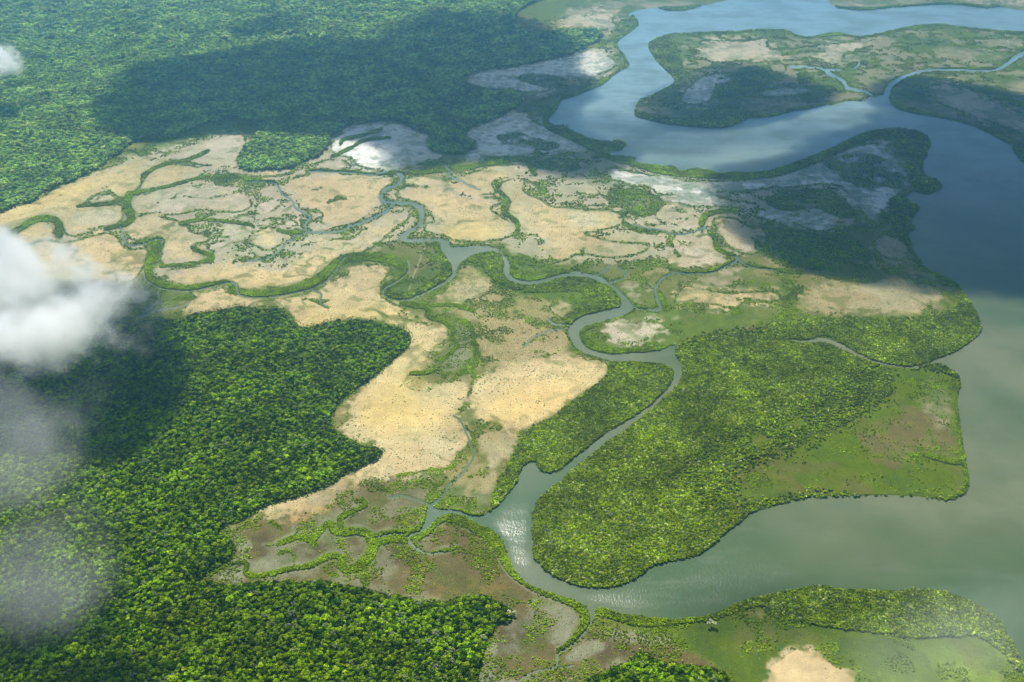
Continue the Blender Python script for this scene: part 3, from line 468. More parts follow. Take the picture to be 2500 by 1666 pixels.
class NT:
    def __init__(s, name):
        s.m = bpy.data.materials.new(name); s.m.use_nodes = True; s.t = s.m.node_tree; s.n = s.t.nodes; s.l = s.t.links
        s.n.clear(); s.out = s.n.new('ShaderNodeOutputMaterial')
    def __call__(s, ty, **kw):
        n = s.n.new('ShaderNode'+ty)
        ins = kw.pop('i', {})
        for k, v in kw.items(): setattr(n, k, v)
        for k, v in ins.items():
            if hasattr(v, 'is_linked') or hasattr(v, 'links'): s.l.new(v, n.inputs[k])
            else: n.inputs[k].default_value = v
        return n
    def math(s, op, a, b=0.0, clamp=False):
        return s('Math', operation=op, use_clamp=clamp, i={0: a, 1: b}).outputs[0]
    def mix(s, f, a, b, ty='MIX'):
        n = s('Mix', data_type='RGBA', blend_type=ty)
        for k, v in ((0, f), (6, a), (7, b)):
            if hasattr(v, 'links'): s.l.new(v, n.inputs[k])
            else: n.inputs[k].default_value = v
        return n.outputs[2]
    def noise(s, vec, scale, det=3, rough=.55, out=0):
        return s('TexNoise', i={'Vector': vec, 'Scale': scale, 'Detail': det, 'Roughness': rough}).outputs[out]
    def ramp(s, f, lo, hi, a=0.0, b=1.0):
        n = s('MapRange', interpolation_type='SMOOTHSTEP', i={0: f, 1: lo, 2: hi, 3: a, 4: b}); return n.outputs[0]

# ------------------------------------------------------------------ ground sheet
far = np.array([-586, -570, -545, -505, -450, -380, -300, -220, -150.])
ex_l = np.array([-9000, -5000, -3000, -1800, -1200, -800, -550.]); ex_r = np.array([3050, 3300, 3700, 4300, 5500, 7500, 11500.])
near = np.array([2100, 2400, 3000, 4500.])
axx = np.concatenate([ex_l, gx, ex_r]); ayy = np.concatenate([far, gy, near])
ci = np.concatenate([np.zeros(len(ex_l), int), np.arange(NX), np.full(len(ex_r), NX-1)])
ri = np.concatenate([np.zeros(len(far), int), np.arange(NY), np.full(len(near), NY-1)])
QX, QY = np.meshgrid(axx, ayy); GX, GY = ground(QX, QY)
I, J = np.meshgrid(ci, ri)
Vg = np.stack([GX, GY, zb[J, I]], -1).reshape(-1, 3)
h, wd = QX.shape
a = (np.arange(h-1)[:, None]*wd+np.arange(wd-1)[None]).ravel()
Fg = np.stack([a, a+wd, a+wd+1, a+1], 1)
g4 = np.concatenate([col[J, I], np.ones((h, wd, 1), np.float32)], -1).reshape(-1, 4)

g = NT('marsh_ground')
geo = g('NewGeometry').outputs['Position']
cA = g('Attribute', attribute_name='Col').outputs['Color']; dA = g('Attribute', attribute_name='dots').outputs['Fac']
n1 = g.noise(geo, .35, 3); n2 = g.noise(geo, .06, 4, .6); n3 = g.noise(geo, .012, 3)
v = g.math('ADD', g.math('MULTIPLY', n1, .6), g.math('MULTIPLY', n2, .7))
v = g.ramp(v, .35, .95, .84, 1.15)
base = g.mix(1.0, cA, v, 'MULTIPLY')
vor = g('TexVoronoi', i={'Vector': geo, 'Scale': .22, 'Randomness': 1.0})
thr = g.math('MULTIPLY', g.math('MULTIPLY', dA, g.ramp(n2, .3, .62)), .46)
dot = g.math('LESS_THAN', vor.outputs['Distance'], thr)
vor2 = g('TexVoronoi', i={'Vector': geo, 'Scale': .11, 'Randomness': 1.0})
dot2 = g.math('LESS_THAN', vor2.outputs['Distance'], g.math('MULTIPLY', g.math('MULTIPLY', dA, g.ramp(n3, .4, .62)), .34))
dd = g.math('MAXIMUM', dot, dot2)
shrub = g.mix(n2, (.045, .07, .015, 1), (.12, .16, .035, 1))
base = g.mix(g.math('MULTIPLY', dd, .85), base, shrub)
bmp = g('Bump', i={'Strength': .5, 'Distance': .7, 'Height': g.math('ADD', g.math('ADD', n1, dd), g.math('MULTIPLY', n2, 2.0))})
wA_ = g.math('MULTIPLY', g('Attribute', attribute_name='wet').outputs['Fac'], g.ramp(n2, .3, .6, .3, 1.0))
bs = g('BsdfPrincipled', i={'Base Color': base, 'Roughness': g.ramp(wA_, 0, 1, .9, .42), 'Specular IOR Level': g.ramp(wA_, 0, 1, .05, 1.0), 'Normal': bmp.outputs[0]})
g.l.new(bs.outputs[0], g.out.inputs[0])
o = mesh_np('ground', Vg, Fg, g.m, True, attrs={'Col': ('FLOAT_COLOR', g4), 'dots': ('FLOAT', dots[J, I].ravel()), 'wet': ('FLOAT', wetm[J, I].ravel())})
tag(o, 'tidal marsh of cream mud pans, brown flats and green marsh grass', None, None, 'structure')

# ------------------------------------------------------------------ water sheet
wind_p = any_of(fill, ["H 1070,600 1130,520 1200,460 1290,490 1290,600 1270,760 1300,900 1220,920 1150,800 1110,700", "H 1600,1070 I 0,1010 300,960 700,880 1000,950 1000,1010 700,1100 450,1180 200,1180 -100,1150", "H 1220,360 1250,350 1280,420 1240,420"])
wind_w = any_of(fill, ["H 1220,940 1300,960 1700,1060 1700,1130 1500,1100", "I 200,900 800,600 1300,700 1200,1000 600,1100", "I 1750,600 2000,600 2100,750 2000,900 1800,800", "C 60,100 1200,10 2351,80 2351,160 1500,150 400,170"])
openw = sstep(blur(1-LAND, 6), .55, .95)
wnd = np.clip(openw*(.06+.6*blur(wind_p, 9)+.5*blur(wind_w, 14)), 0, 1)
q = 5
sx_ = np.concatenate([np.arange(len(ex_l)), len(ex_l)+np.arange(0, NX, q), len(ex_l)+NX+np.arange(len(ex_r))])
sy_ = np.concatenate([np.arange(len(far)), len(far)+np.arange(0, NY, q), len(far)+NY+np.arange(len(near))])
Wx, Wy = GX[np.ix_(sy_, sx_)], GY[np.ix_(sy_, sx_)]; wA = wnd[J, I][np.ix_(sy_, sx_)]
hw, ww_ = Wx.shape; a = (np.arange(hw-1)[:, None]*ww_+np.arange(ww_-1)[None]).ravel()
wm = NT('estuary_water')
geo = wm('NewGeometry').outputs['Position']
big = wm.noise(geo, .0016, 4, .5); mid = wm.noise(geo, .006, 4, .6)
st = wm('Mapping', i={0: geo, 2: (0, 0, R(24)), 3: (.3, 1.5, 1)}).outputs[0]
streak = wm.noise(st, .02, 4, .6)
c = wm.mix(wm.ramp(big, .42, .58), (.080, .122, .050, 1), (.172, .185, .098, 1))
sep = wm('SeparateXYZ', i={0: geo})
c = wm.mix(wm.ramp(sep.outputs[1], 1900, 4200), c, (.24, .35, .37, 1))  # far water paled and blued: haze and sky reflection put into the colour
c = wm.mix(wm.math('MULTIPLY', wm.ramp(mid, .42, .64), .5), c, (.095, .125, .05, 1))
c = wm.mix(wm.math('MULTIPLY', wm.ramp(streak, .48, .72), .45), c, (.14, .165, .10, 1))
w1 = wm.noise(wm('Mapping', i={0: geo, 2: (0, 0, R(-28)), 3: (1.3, .7, 1)}).outputs[0], .20, 3, .6)
w2 = wm.noise(wm('Mapping', i={0: geo, 2: (0, 0, R(30)), 3: (.5, 1.4, 1)}).outputs[0], .07, 3, .6)
wat_a = wm('Attribute', attribute_name='wind').outputs['Fac']
wind = wm.math('MULTIPLY', wat_a, wm.ramp(wm.math('ADD', wm.math('MULTIPLY', mid, .5), wm.math('MULTIPLY', streak, .5)), .38, .62, .45, 1.15))
hgt = wm.math('MULTIPLY', wm.math('ADD', w1, wm.math('MULTIPLY', w2, .45)), wm.math('ADD', wind, .12))
b = wm('Bump', i={'Strength': 1.0, 'Distance': .6, 'Height': hgt})
bs = wm('BsdfPrincipled', i={'Base Color': c, 'Roughness': wm.ramp(wind, .0, .6, .10, .24), 'IOR': 1.33, 'Normal': b.outputs[0]})
wm.l.new(bs.outputs[0], wm.out.inputs[0])
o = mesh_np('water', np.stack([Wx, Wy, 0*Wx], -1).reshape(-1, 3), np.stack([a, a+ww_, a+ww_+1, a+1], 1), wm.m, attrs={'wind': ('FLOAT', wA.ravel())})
tag(o, 'green grey estuary water, wind ruffled, haze blue painted into the far lagoon', None, None, 'structure')

# ------------------------------------------------------------------ tree kinds
def leaf_mat(name, A, B, Cc, trans=.30, hue='dark'):
    m = NT(name)
    rnd = m('ObjectInfo').outputs['Random']; pos = m('NewGeometry').outputs['Position']
    c = m.mix(m.ramp(rnd, .05, .75), A, B)
    c = m.mix(m.ramp(rnd, .90, 1.0), c, Cc)
    n = m.noise(pos, .55, 3, .7); c = m.mix(1.0, c, m.ramp(n, .32, .68, .32, 1.75), 'MULTIPLY')
    n2 = m.noise(pos, .009, 4); c = m.mix(1.0, c, m.ramp(n2, .3, .7, .66, 1.26), 'MULTIPLY')
    n3 = m.noise(pos, .045, 3); c = m.mix(1.0, c, m.ramp(n3, .35, .65, .80, 1.18), 'MULTIPLY')
    d = m('BsdfPrincipled', i={'Base Color': c, 'Roughness': .9, 'Specular IOR Level': 0.0})
    t = m('BsdfTranslucent', i={'Color': c})
    mx = m('MixShader', i={0: trans, 1: d.outputs[0], 2: t.outputs[0]})
    m.l.new(mx.outputs[0], m.out.inputs[0]); return m.m
ML_FOREST = leaf_mat('broadleaf_leaves', (.060, .140, .003, 1), (.330, .500, .008, 1), (.52, .66, .02, 1))
ML_HAZED = leaf_mat('haze_paled_leaves', (.22, .40, .09, 1), (.56, .74, .18, 1), (.78, .82, .28, 1))  # leaves paled so the far wood carries sunlit haze in its colour
ML_MANG = leaf_mat('mangrove_leaves', (.160, .260, .006, 1), (.410, .520, .012, 1), (.72, .76, .26, 1))
ML_HEDGE = leaf_mat('fringe_leaves', (.28, .42, .014, 1), (.42, .55, .02, 1), (.52, .60, .05, 1))
ML_GREY = leaf_mat('grey_leaves', (.20, .26, .11, 1), (.30, .36, .17, 1), (.40, .44, .22, 1))
ML_YEL = leaf_mat('yellow_leaves', (.42, .55, .03, 1), (.52, .60, .03, 1), (.60, .55, .05, 1))
ML_WHITE = leaf_mat('whitewashed_leaves', (.78, .72, .58, 1), (.85, .78, .64, 1), (.6, .55, .3, 1))
bk = NT('bark'); _c = bk.mix(bk.noise(bk('NewGeometry').outputs['Position'], 2), (.10, .08, .055, 1), (.20, .17, .13, 1))
bk.l.new(bk('BsdfPrincipled', i={'Base Color': _c, 'Roughness': .9}).outputs[0], bk.out.inputs[0]); M_BARK = bk.m
bw = NT('bleached_bark'); bw.l.new(bw('BsdfPrincipled', i={'Base Color': bw.mix(bw.noise(bw('NewGeometry').outputs['Position'], 2), (.75, .7, .6, 1), (.6, .52, .4, 1)), 'Roughness': .8}).outputs[0], bw.out.inputs[0]); M_WBARK = bw.m

def ico(sub):
    import bmesh
    bm = bmesh.new(); bmesh.ops.create_icosphere(bm, subdivisions=sub, radius=1)
    V = np.array([v.co[:] for v in bm.verts]); F = np.array([[v.index for v in f.verts] for f in bm.faces]); bm.free()
    return V, F
ICO2, ICO1 = ico(2), ico(1)
def crown_geo(seed, rad=1.0, flat=.72, leaves=170, ls=.24, lumps=7, core=.84):
    r = np.random.default_rng(seed)
    # overlapping lumps make the uneven outline
    L = [(np.zeros(3), .78)]
    for _ in range(lumps):
        a = r.uniform(0, 6.283); q = r.uniform(.32, .62)
        L.append((np.array([math.cos(a)*q, math.sin(a)*q, r.uniform(-.15, .42)]), r.uniform(.30, .52)))
    V, F, k = [], [], 0
    for c, s in L:
        v = ICO1[0]*(1+.18*r.standard_normal((len(ICO1[0]), 1)))*s*core+c
        V.append(v); F.append(ICO1[1]+k); k += len(v)
    V = np.vstack(V); F3 = np.vstack(F)
    Q = []; per = leaves//len(L)+1
    for c, s in L:
        d = r.standard_normal((per, 3)); d[:, 2] = np.abs(d[:, 2])*1.0-.25; d /= np.linalg.norm(d, axis=1)[:, None]
        p = c+d*s*r.uniform(.82, 1.12, (per, 1))
        n = d+.55*r.standard_normal((per, 3)); n /= np.linalg.norm(n, axis=1)[:, None]
        u = np.cross(n, r.standard_normal((per, 3))); u /= np.linalg.norm(u, axis=1)[:, None]; w_ = np.cross(n, u)
        z = ls*r.uniform(.6, 1.3, (per, 1))
        q = np.stack([p-u*z-w_*z*.7, p+u*z*.8-w_*z, p+u*z+w_*z*.8, p-u*z*.7+w_*z], 1)
        Q.append(q.reshape(-1, 3))
    Q = np.vstack(Q); Fq = np.arange(len(Q)).reshape(-1, 4)+len(V)
    V = np.vstack([V, Q])*rad; V[:, 2] *= flat
    return V, F3, Fq
def trunk_geo(seed, h, r0, spread, nb=5):
    r = np.random.default_rng(seed); V, F = [], []; k = 0
    def limb(a, b, ra, rb, n=6):
        nonlocal k
        d = (b-a)/np.linalg.norm(b-a); u = np.cross(d, [.3, 1, .2]); u /= np.linalg.norm(u); w_ = np.cross(d, u)
        t = np.arange(n)*6.283/n
        ring = lambda c, q: c+q*(np.cos(t)[:, None]*u+np.sin(t)[:, None]*w_)
        V.append(ring(a, ra)); V.append(ring(b, rb))
        i = np.arange(n); F.append(np.stack([k+i, k+(i+1) % n, k+n+(i+1) % n, k+n+i], 1)); k += 2*n
    top = np.array([r.uniform(-.3, .3), r.uniform(-.3, .3), h])
    limb(np.array([0, 0, -.3]), top, r0, r0*.55)
    for i in range(nb):
        a = i*6.283/nb+r.uniform(-.4, .4); s = top*r.uniform(.65, .95)
        limb(s, s+np.array([math.cos(a)*spread, math.sin(a)*spread, spread*r.uniform(.5, .9)]), r0*.4, r0*.12, 5)
    return np.vstack(V), np.vstack(F)
def proto(name, seed, mat, H, rad, flat=.72, leaves=170, ls=.24, stem=True, lumps=7):
    """one merged tree mesh used by the masses of woodland"""
    V, F3, Fq = crown_geo(seed, rad, flat, leaves, ls, lumps); V[:, 2] += H
    if stem:
        Vt, Ft = trunk_geo(seed, H, .05*rad, .35*rad, 4); Ft = Ft+len(V); V = np.vstack([V, Vt])
        o = mesh_np(name, V, [F3, Fq, Ft], mat, False, link=False); o.data.materials.append(M_BARK)
        mi = np.zeros(len(o.data.polygons), np.int32); mi[-len(Ft):] = 1; o.data.polygons.foreach_set('material_index', mi)
    else: o = mesh_np(name, V, [F3, Fq], mat, False, link=False)
    return o
def kit(name, objs):
    c = bpy.data.collections.new(name)
    for o in objs: c.objects.link(o)
    return c
def mass(name, P, scale, rot, idx, coll, label):
    """a wood too thick to count: one object that grows a plant on each of its points"""
    o = mesh_np(name, P, np.zeros((0, 3), int), None, attrs={'scl': ('FLOAT', scale), 'rot': ('FLOAT', rot), 'idx': ('INT', idx)}) if False else None
    me = bpy.data.meshes.new(name); me.vertices.add(len(P)); me.vertices.foreach_set('co', np.ascontiguousarray(P, np.float32).ravel())
    for an, ty, d in (('scl', 'FLOAT', scale), ('rot', 'FLOAT', rot), ('idx', 'INT', idx)):
        a = me.attributes.new(an, ty, 'POINT'); a.data.foreach_set('value', np.ascontiguousarray(d, np.int32 if ty == 'INT' else np.float32))
    o = bpy.data.objects.new(name, me); C.objects.link(o)
    t = bpy.data.node_groups.new(name+'_grow', 'GeometryNodeTree')
    t.interface.new_socket('Geometry', in_out='INPUT', socket_type='NodeSocketGeometry'); t.interface.new_socket('Geometry', in_out='OUTPUT', socket_type='NodeSocketGeometry')
    N, Lk = t.nodes, t.links
    gi, go = N.new('NodeGroupInput'), N.new('NodeGroupOutput')
    ci_ = N.new('GeometryNodeCollectionInfo'); ci_.inputs['Collection'].default_value = coll; ci_.inputs['Separate Children'].default_value = True; ci_.inputs['Reset Children'].default_value = True
    ip = N.new('GeometryNodeInstanceOnPoints'); ip.inputs['Pick Instance'].default_value = True
    def at(nm, dt):
        q = N.new('GeometryNodeInputNamedAttribute'); q.data_type = dt; q.inputs['Name'].default_value = nm; return q.outputs[0]
    cx = N.new('ShaderNodeCombineXYZ'); Lk.new(at('rot', 'FLOAT'), cx.inputs[2])
    Lk.new(gi.outputs[0], ip.inputs['Points']); Lk.new(ci_.outputs[0], ip.inputs['Instance']); Lk.new(at('idx', 'INT'), ip.inputs['Instance Index'])
    Lk.new(cx.outputs[0], ip.inputs['Rotation']); Lk.new(at('scl', 'FLOAT'), ip.inputs['Scale']); Lk.new(ip.outputs[0], go.inputs[0])
    md = o.modifiers.new('grow', 'NODES'); md.node_group = t
    tag(o, label, None, None, 'stuff'); return o

FK = kit('broadleaf_kinds', [proto('broadleaf_a', 1, ML_FOREST, 6.5, 4.2), proto('broadleaf_b', 2, ML_FOREST, 7.5, 3.6, .8), proto('broadleaf_c', 3, ML_FOREST, 5.5, 4.6, .62, lumps=9),
      proto('broadleaf_d', 4, ML_FOREST, 8.5, 3.4, .85), proto('broadleaf_e', 5, ML_FOREST, 6.8, 4.0, .7), proto('broadleaf_f_grey', 6, ML_GREY, 7.2, 4.0, .7), proto('broadleaf_g_yellow', 7, ML_YEL, 7.4, 3.0, .7)])
UK = kit('upland_kinds', [proto('upland_%s' % k, 10+i, ML_HAZED, 6.5+i*.5, 4.4-.3*i, .75) for i, k in enumerate('abcd')])
MK = kit('mangrove_kinds', [proto('mangrove_%s' % k, 20+i, ML_MANG if i < 4 else ML_GREY, 2.6, 2.9, .7, 110, .28, lumps=5) for i, k in enumerate('abcde')])
HK = kit('fringe_kinds', [proto('fringe_%s' % k, 40+i, ML_HEDGE, 2.0, 2.4, .75, 100, .28, stem=False, lumps=5) for i, k in enumerate('abc')])
SK = kit('scrub_kinds', [proto('scrub_%s' % k, 60+i, ML_HEDGE if i else ML_MANG, .7, 1.5, .7, 50, .32, stem=False, lumps=3) for i, k in enumerate('abc')])

def samp(m, X, Y, Z=0.0):
    px, py = project(X, Y, Z); i = (px-X0)/ST; j = (py-Y0)/ST
    ok = (i >= 0) & (i < NX-1) & (j >= 0) & (j < NY-1) & (px > -260) & (px < 2760) & (py > -80) & (py < 1860)
    i = np.clip(i, 0, NX-2); j = np.clip(j, 0, NY-2); i0 = i.astype(int); j0 = j.astype(int); u = i-i0; v_ = j-j0
    r = (m[j0, i0]*(1-u)+m[j0, i0+1]*u)*(1-v_)+(m[j0+1, i0]*(1-u)+m[j0+1, i0+1]*u)*v_
    return np.where(ok, r, 0)
def scatter(sp, m, y0, y1, thr=.5, jit=.42, prob=None, h=0.0):
    xs = np.arange(-4600, 4600, sp); ys = np.arange(y0, y1, sp*.866)
    X, Y = np.meshgrid(xs, ys); X = X+(np.arange(len(ys)) % 2)[:, None]*sp*.5
    X = (X+rng.uniform(-jit, jit, X.shape)*sp).ravel(); Y = (Y+rng.uniform(-jit, jit, Y.shape)*sp).ravel()
    k = np.abs(X) < .62*Y+420
    X, Y = X[k], Y[k]
    s = samp(m, X, Y, h*.6)
    if h: s = np.where((samp(LAND, X, Y) > .5) & (samp(LAND, X, Y, h) > .45), s, 0)
    k = s > (thr if prob is None else rng.uniform(0, 1, len(s))*prob+thr)
    return X[k], Y[k]
def sow(name, parts, coll, nk, label, base=0.0, lo=.75, hi=1.25, wts=None, skip=None, zj=0.0, em=0.0):
    P, Sc = [], []
    for X, Y, sc in parts:
        P.append(np.stack([X, Y, base+rng.uniform(-1, 1, len(X))*zj*sc], 1)); Sc.append(sc*(lo+(hi-lo)*rng.uniform(0, 1, len(X))**1.6))
    P = np.vstack(P); Sc = np.concatenate(Sc)
    idx = rng.choice(nk, len(P), p=wts)
    Sc = np.where(rng.uniform(0, 1, len(P)) < em, Sc*1.5, Sc)
    keep = np.ones(len(P), bool) if skip is None else ~skip(P)
    print(name, keep.sum())
    return mass(name, P[keep], Sc[keep], rng.uniform(0, 6.28, len(P))[keep], idx[keep], coll, label)
# ------------------------------------------------------------------ woods
fw = [.2, .2, .2, .172, .17, .05, .008]
# the 300 trees that show largest: individuals with trunk and crown
XS, YS = scatter(4.1, np.maximum(forS, forB), 700, 2300, h=8)
fe = blur(np.maximum.reduce([forS, forN, forB]), 4)
def edge(X, Y, k): return k*np.clip((samp(fe, X, Y, 4)-.5)*1.6+.5, .42, 1)
px, py = project(XS, YS, 7.0)
inside = (px > 6) & (px < 2494) & (py > 10) & (py < 1660)
order = np.argsort(-np.where(inside, py, -1e9))[:300]
solo = np.zeros(len(XS), bool); solo[order] = True
kinds = []
def solo_kind(nm, seed, mat, H, rad, flat):
    V, F3, Fq = crown_geo(seed, rad, flat, 420, .15, 9)
    c = mesh_np('crown', V, [F3, Fq], mat, False, link=False)
    Vt, Ft = trunk_geo(seed, H, .045*rad, .4*rad, 5)
    t = mesh_np('trunk', Vt, Ft, M_BARK, True, link=False)
    return (c, t, H)
KD = [('mid green', ML_FOREST, 6.5, 4.2, .72), ('mid green', ML_FOREST, 7.4, 3.7, .8), ('mid green', ML_FOREST, 6.0, 4.5, .64), ('mid green', ML_FOREST, 8.0, 3.5, .82), ('greyish green', ML_GREY, 7.2, 4.0, .7), ('yellow green', ML_YEL, 7.4, 3.2, .72)]
SOLO = [solo_kind(k[0], 80+i, k[1], k[2], k[3], k[4]) for i, k in enumerate(KD)]
def plant_tree(x, y, ki, sc, rz, label, group, name='broadleaf_tree', src=None):
    c, t, H = (src or SOLO[ki])
    e = bpy.data.objects.new(name, None); e.empty_display_size = 2; C.objects.link(e)
    e.location = (x, y, .2); e.rotation_euler = (0, 0, rz); e.scale = (sc, sc, sc*random.uniform(.92, 1.15))
    for s_, z in ((c, H), (t, 0)):
        q = s_.copy(); q.name = 'crown' if s_ is c else 'trunk'; C.objects.link(q); q.parent = e; q.location = (0, 0, z)
    tag(e, label, 'tree', group); return e
for n, i in enumerate(order):
    ki = random.choices(range(6), [28, 26, 20, 19, 5, 2])[0]
    X_, Y_ = XS[i], YS[i]; p = project(X_, Y_, 7)
    where = 'at the bottom edge' if p[1] > 1648 else 'near the bottom edge'
    side = 'dense corner wood' if p[0] < 420 else ('wood below brown mudflats' if p[0] < 1250 else 'small separate wood')
    plant_tree(X_, Y_, ki, random.uniform(.58, 1.1), random.uniform(0, 6.28), '%s tree %s in the %s' % (KD[ki][0], where, side), 'trees along the near edge of the woods')
big = crown_geo(99, 6.3, .8, 700, .12, 12)
bsrc = (mesh_np('crown', big[0], [big[1], big[2]], ML_MANG, False, link=False), SOLO[0][1], 9.0)
bx_, by_ = ground(973, 1572, 9.0)
plant_tree(float(bx_), float(by_), 0, 1.0, 1.0, 'largest pale topped dome crown rising above the closed bottom wood', None, 'broadleaf_tree', bsrc)
used = (XS[solo], YS[solo])
XR, YR = XS[~solo], YS[~solo]
cy = 0
near_s = YR < 2300
bsel = samp(forB, XR, YR) > samp(forS, XR, YR)
X2, Y2 = scatter(5.2, forS, 2300, 4200, h=8)
sow('lower_forest', [(XR[~bsel], YR[~bsel], edge(XR[~bsel], YR[~bsel], .76)), (X2, Y2, edge(X2, Y2, .92))], FK, 7, 'dense dark green broadleaf forest on the lower left, half under cloud', .2, .6, 1.45, fw, zj=1.5, em=.03)
sow('corner_wood', [(XR[bsel], YR[bsel], edge(XR[bsel], YR[bsel], .76))], FK, 7, 'small bright green wood beside brown mudflat at the bottom edge', .2, .6, 1.45, fw, zj=1.5, em=.03)
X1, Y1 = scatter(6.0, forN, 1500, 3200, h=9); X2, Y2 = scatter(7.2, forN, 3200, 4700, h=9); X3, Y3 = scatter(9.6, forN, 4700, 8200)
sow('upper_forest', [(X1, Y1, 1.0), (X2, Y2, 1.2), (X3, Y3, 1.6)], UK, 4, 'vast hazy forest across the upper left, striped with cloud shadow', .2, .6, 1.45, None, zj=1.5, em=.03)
X1, Y1 = scatter(2.9, man_d, 700, 2400, thr=.04, prob=.8, h=4.5); X2, Y2 = scatter(4.6, man_d, 2400, 5200, thr=.04, prob=.8, h=5)
tex = fbm(X1, Y1, 45, 3, 71)
sow('mangrove_thicket', [(X1, Y1, .60+.42*tex), (X2, Y2, 1.1)], MK, 5, 'thick olive green mangroves covering the river banks and the river mouth island', .1, .7, 1.3, [.27, .27, .2, .16, .10])
X1, Y1 = scatter(2.3, hed, 700, 2400, h=3); X2, Y2 = scatter(3.4, hed, 2400, 5200, h=3.5); X3, Y3 = scatter(8, hed, 5200, 8000)
sow('mangrove_fringe', [(X1, Y1, .78), (X2, Y2, 1.0), (X3, Y3, 2.0)], HK, 3, 'bright green mangrove hedges lining the tidal creeks and lagoon shores', .1, .65, 1.35)
# low scrub in the thickets
open_ = np.clip(LAND-trees-hed, 0, 1)
bare = np.clip(1-rough(any_of(fill, [s for k, s in PAN]), 3, .8, .2), 0, 1)
sc_d = open_*np.clip(np.maximum.reduce([ring*.55, np.clip(blur(np.maximum.reduce([forN, forS, forB]), 4)*1.5, 0, 1)*.6, grow*.9, mo*.55, cf*.55, sf*.8, bare*sstep(fbm(WX, WY, 38, 4, 55), .44, .64)*.7]), 0, 1)*(1-.6*((PX > 1900) & (PY > 950) & (PY < 1260)))
X1, Y1 = scatter(2.6, sc_d, 700, 2300, thr=.12, prob=.9); X2, Y2 = scatter(4.4, sc_d, 2300, 5200, thr=.12, prob=.9)
sow('marsh_scrub', [(X1, Y1, 1.0), (X2, Y2, 1.6)], SK, 3, 'low green scrub in threads and patches over the mud flats', 0.3, .6, 1.35)
dw = open_*(1-bare)*sstep(fbm(WX, WY, 150, 4, 57), .35, .7)*.12+open_*bare*.30
dw = dw+.35*rough(fill("E 1000,640 1100,600 1350,640 1500,760 1480,860 1250,880 1100,960 1000,980 1010,850 980,750"), 6, .8, .4)*open_
X1, Y1 = scatter(3.4, dw, 700, 3000, thr=.0, prob=1.0)
sow('dwarf_shrubs', [(X1, Y1, .46)], SK, 3, 'tiny dwarf mangroves dotted over the open mud pans', 0.3, .6, 1.4)

# whitewashed roost trees
def roost(name, x, y, label, n, seed):
    cx, cy2 = ground(x, y, 4)
    r = random.Random(seed)
    for i in range(n):
        V, F3, Fq = crown_geo(seed+i, 2.9, .7, 140, .19, 5, .7)
        a, q = r.uniform(0, 6.28), r.uniform(1.5, 7)
        e = bpy.data.objects.new(name, None); C.objects.link(e); e.location = (float(cx)+math.cos(a)*q, float(cy2)+math.sin(a)*q, .2)
        H = r.uniform(7.5, 9.5)
        t = mesh_np('trunk', *trunk_geo(seed+i, H, .16, 1.6, 7), M_WBARK, True); t.parent = e
        c = mesh_np('crown', V, [F3, Fq], ML_WHITE if i % 3 < 2 else ML_YEL, False); c.parent = e; c.location = (0, 0, H)
        tag(e, label, 'tree', label)
roost('roost_tree', 1248, 1503, 'whitewashed tree in the cluster at the tip of the bottom wood', 6, 300)
roost('roost_tree', 1736, 1524, 'white and yellow tree in the small cluster on the grassy south bank', 6, 400)

# ------------------------------------------------------------------ air and clouds
def vol_mat(name, color, dens, aniso=0.3):
    m = NT(name); p = m('VolumePrincipled', i={'Color': color, 'Density': dens, 'Anisotropy': aniso}); m.l.new(p.outputs[0], m.out.inputs[1]); return m
HX = 31000
Vb = np.array([[x, y, z] for x in (-HX, HX) for y in (-8500, 61000) for z in (-12, 1260)], float)
Fb = np.array([[0, 1, 3, 2], [4, 6, 7, 5], [0, 4, 5, 1], [2, 3, 7, 6], [0, 2, 6, 4], [1, 5, 7, 3]])
hz = vol_mat('haze_air', (.26, .62, 1.0, 1), 1.08e-4, .8)
o = mesh_np('haze', Vb, Fb, hz.m); tag(o, 'thin blue haze lying over the whole delta', None, None, 'stuff')

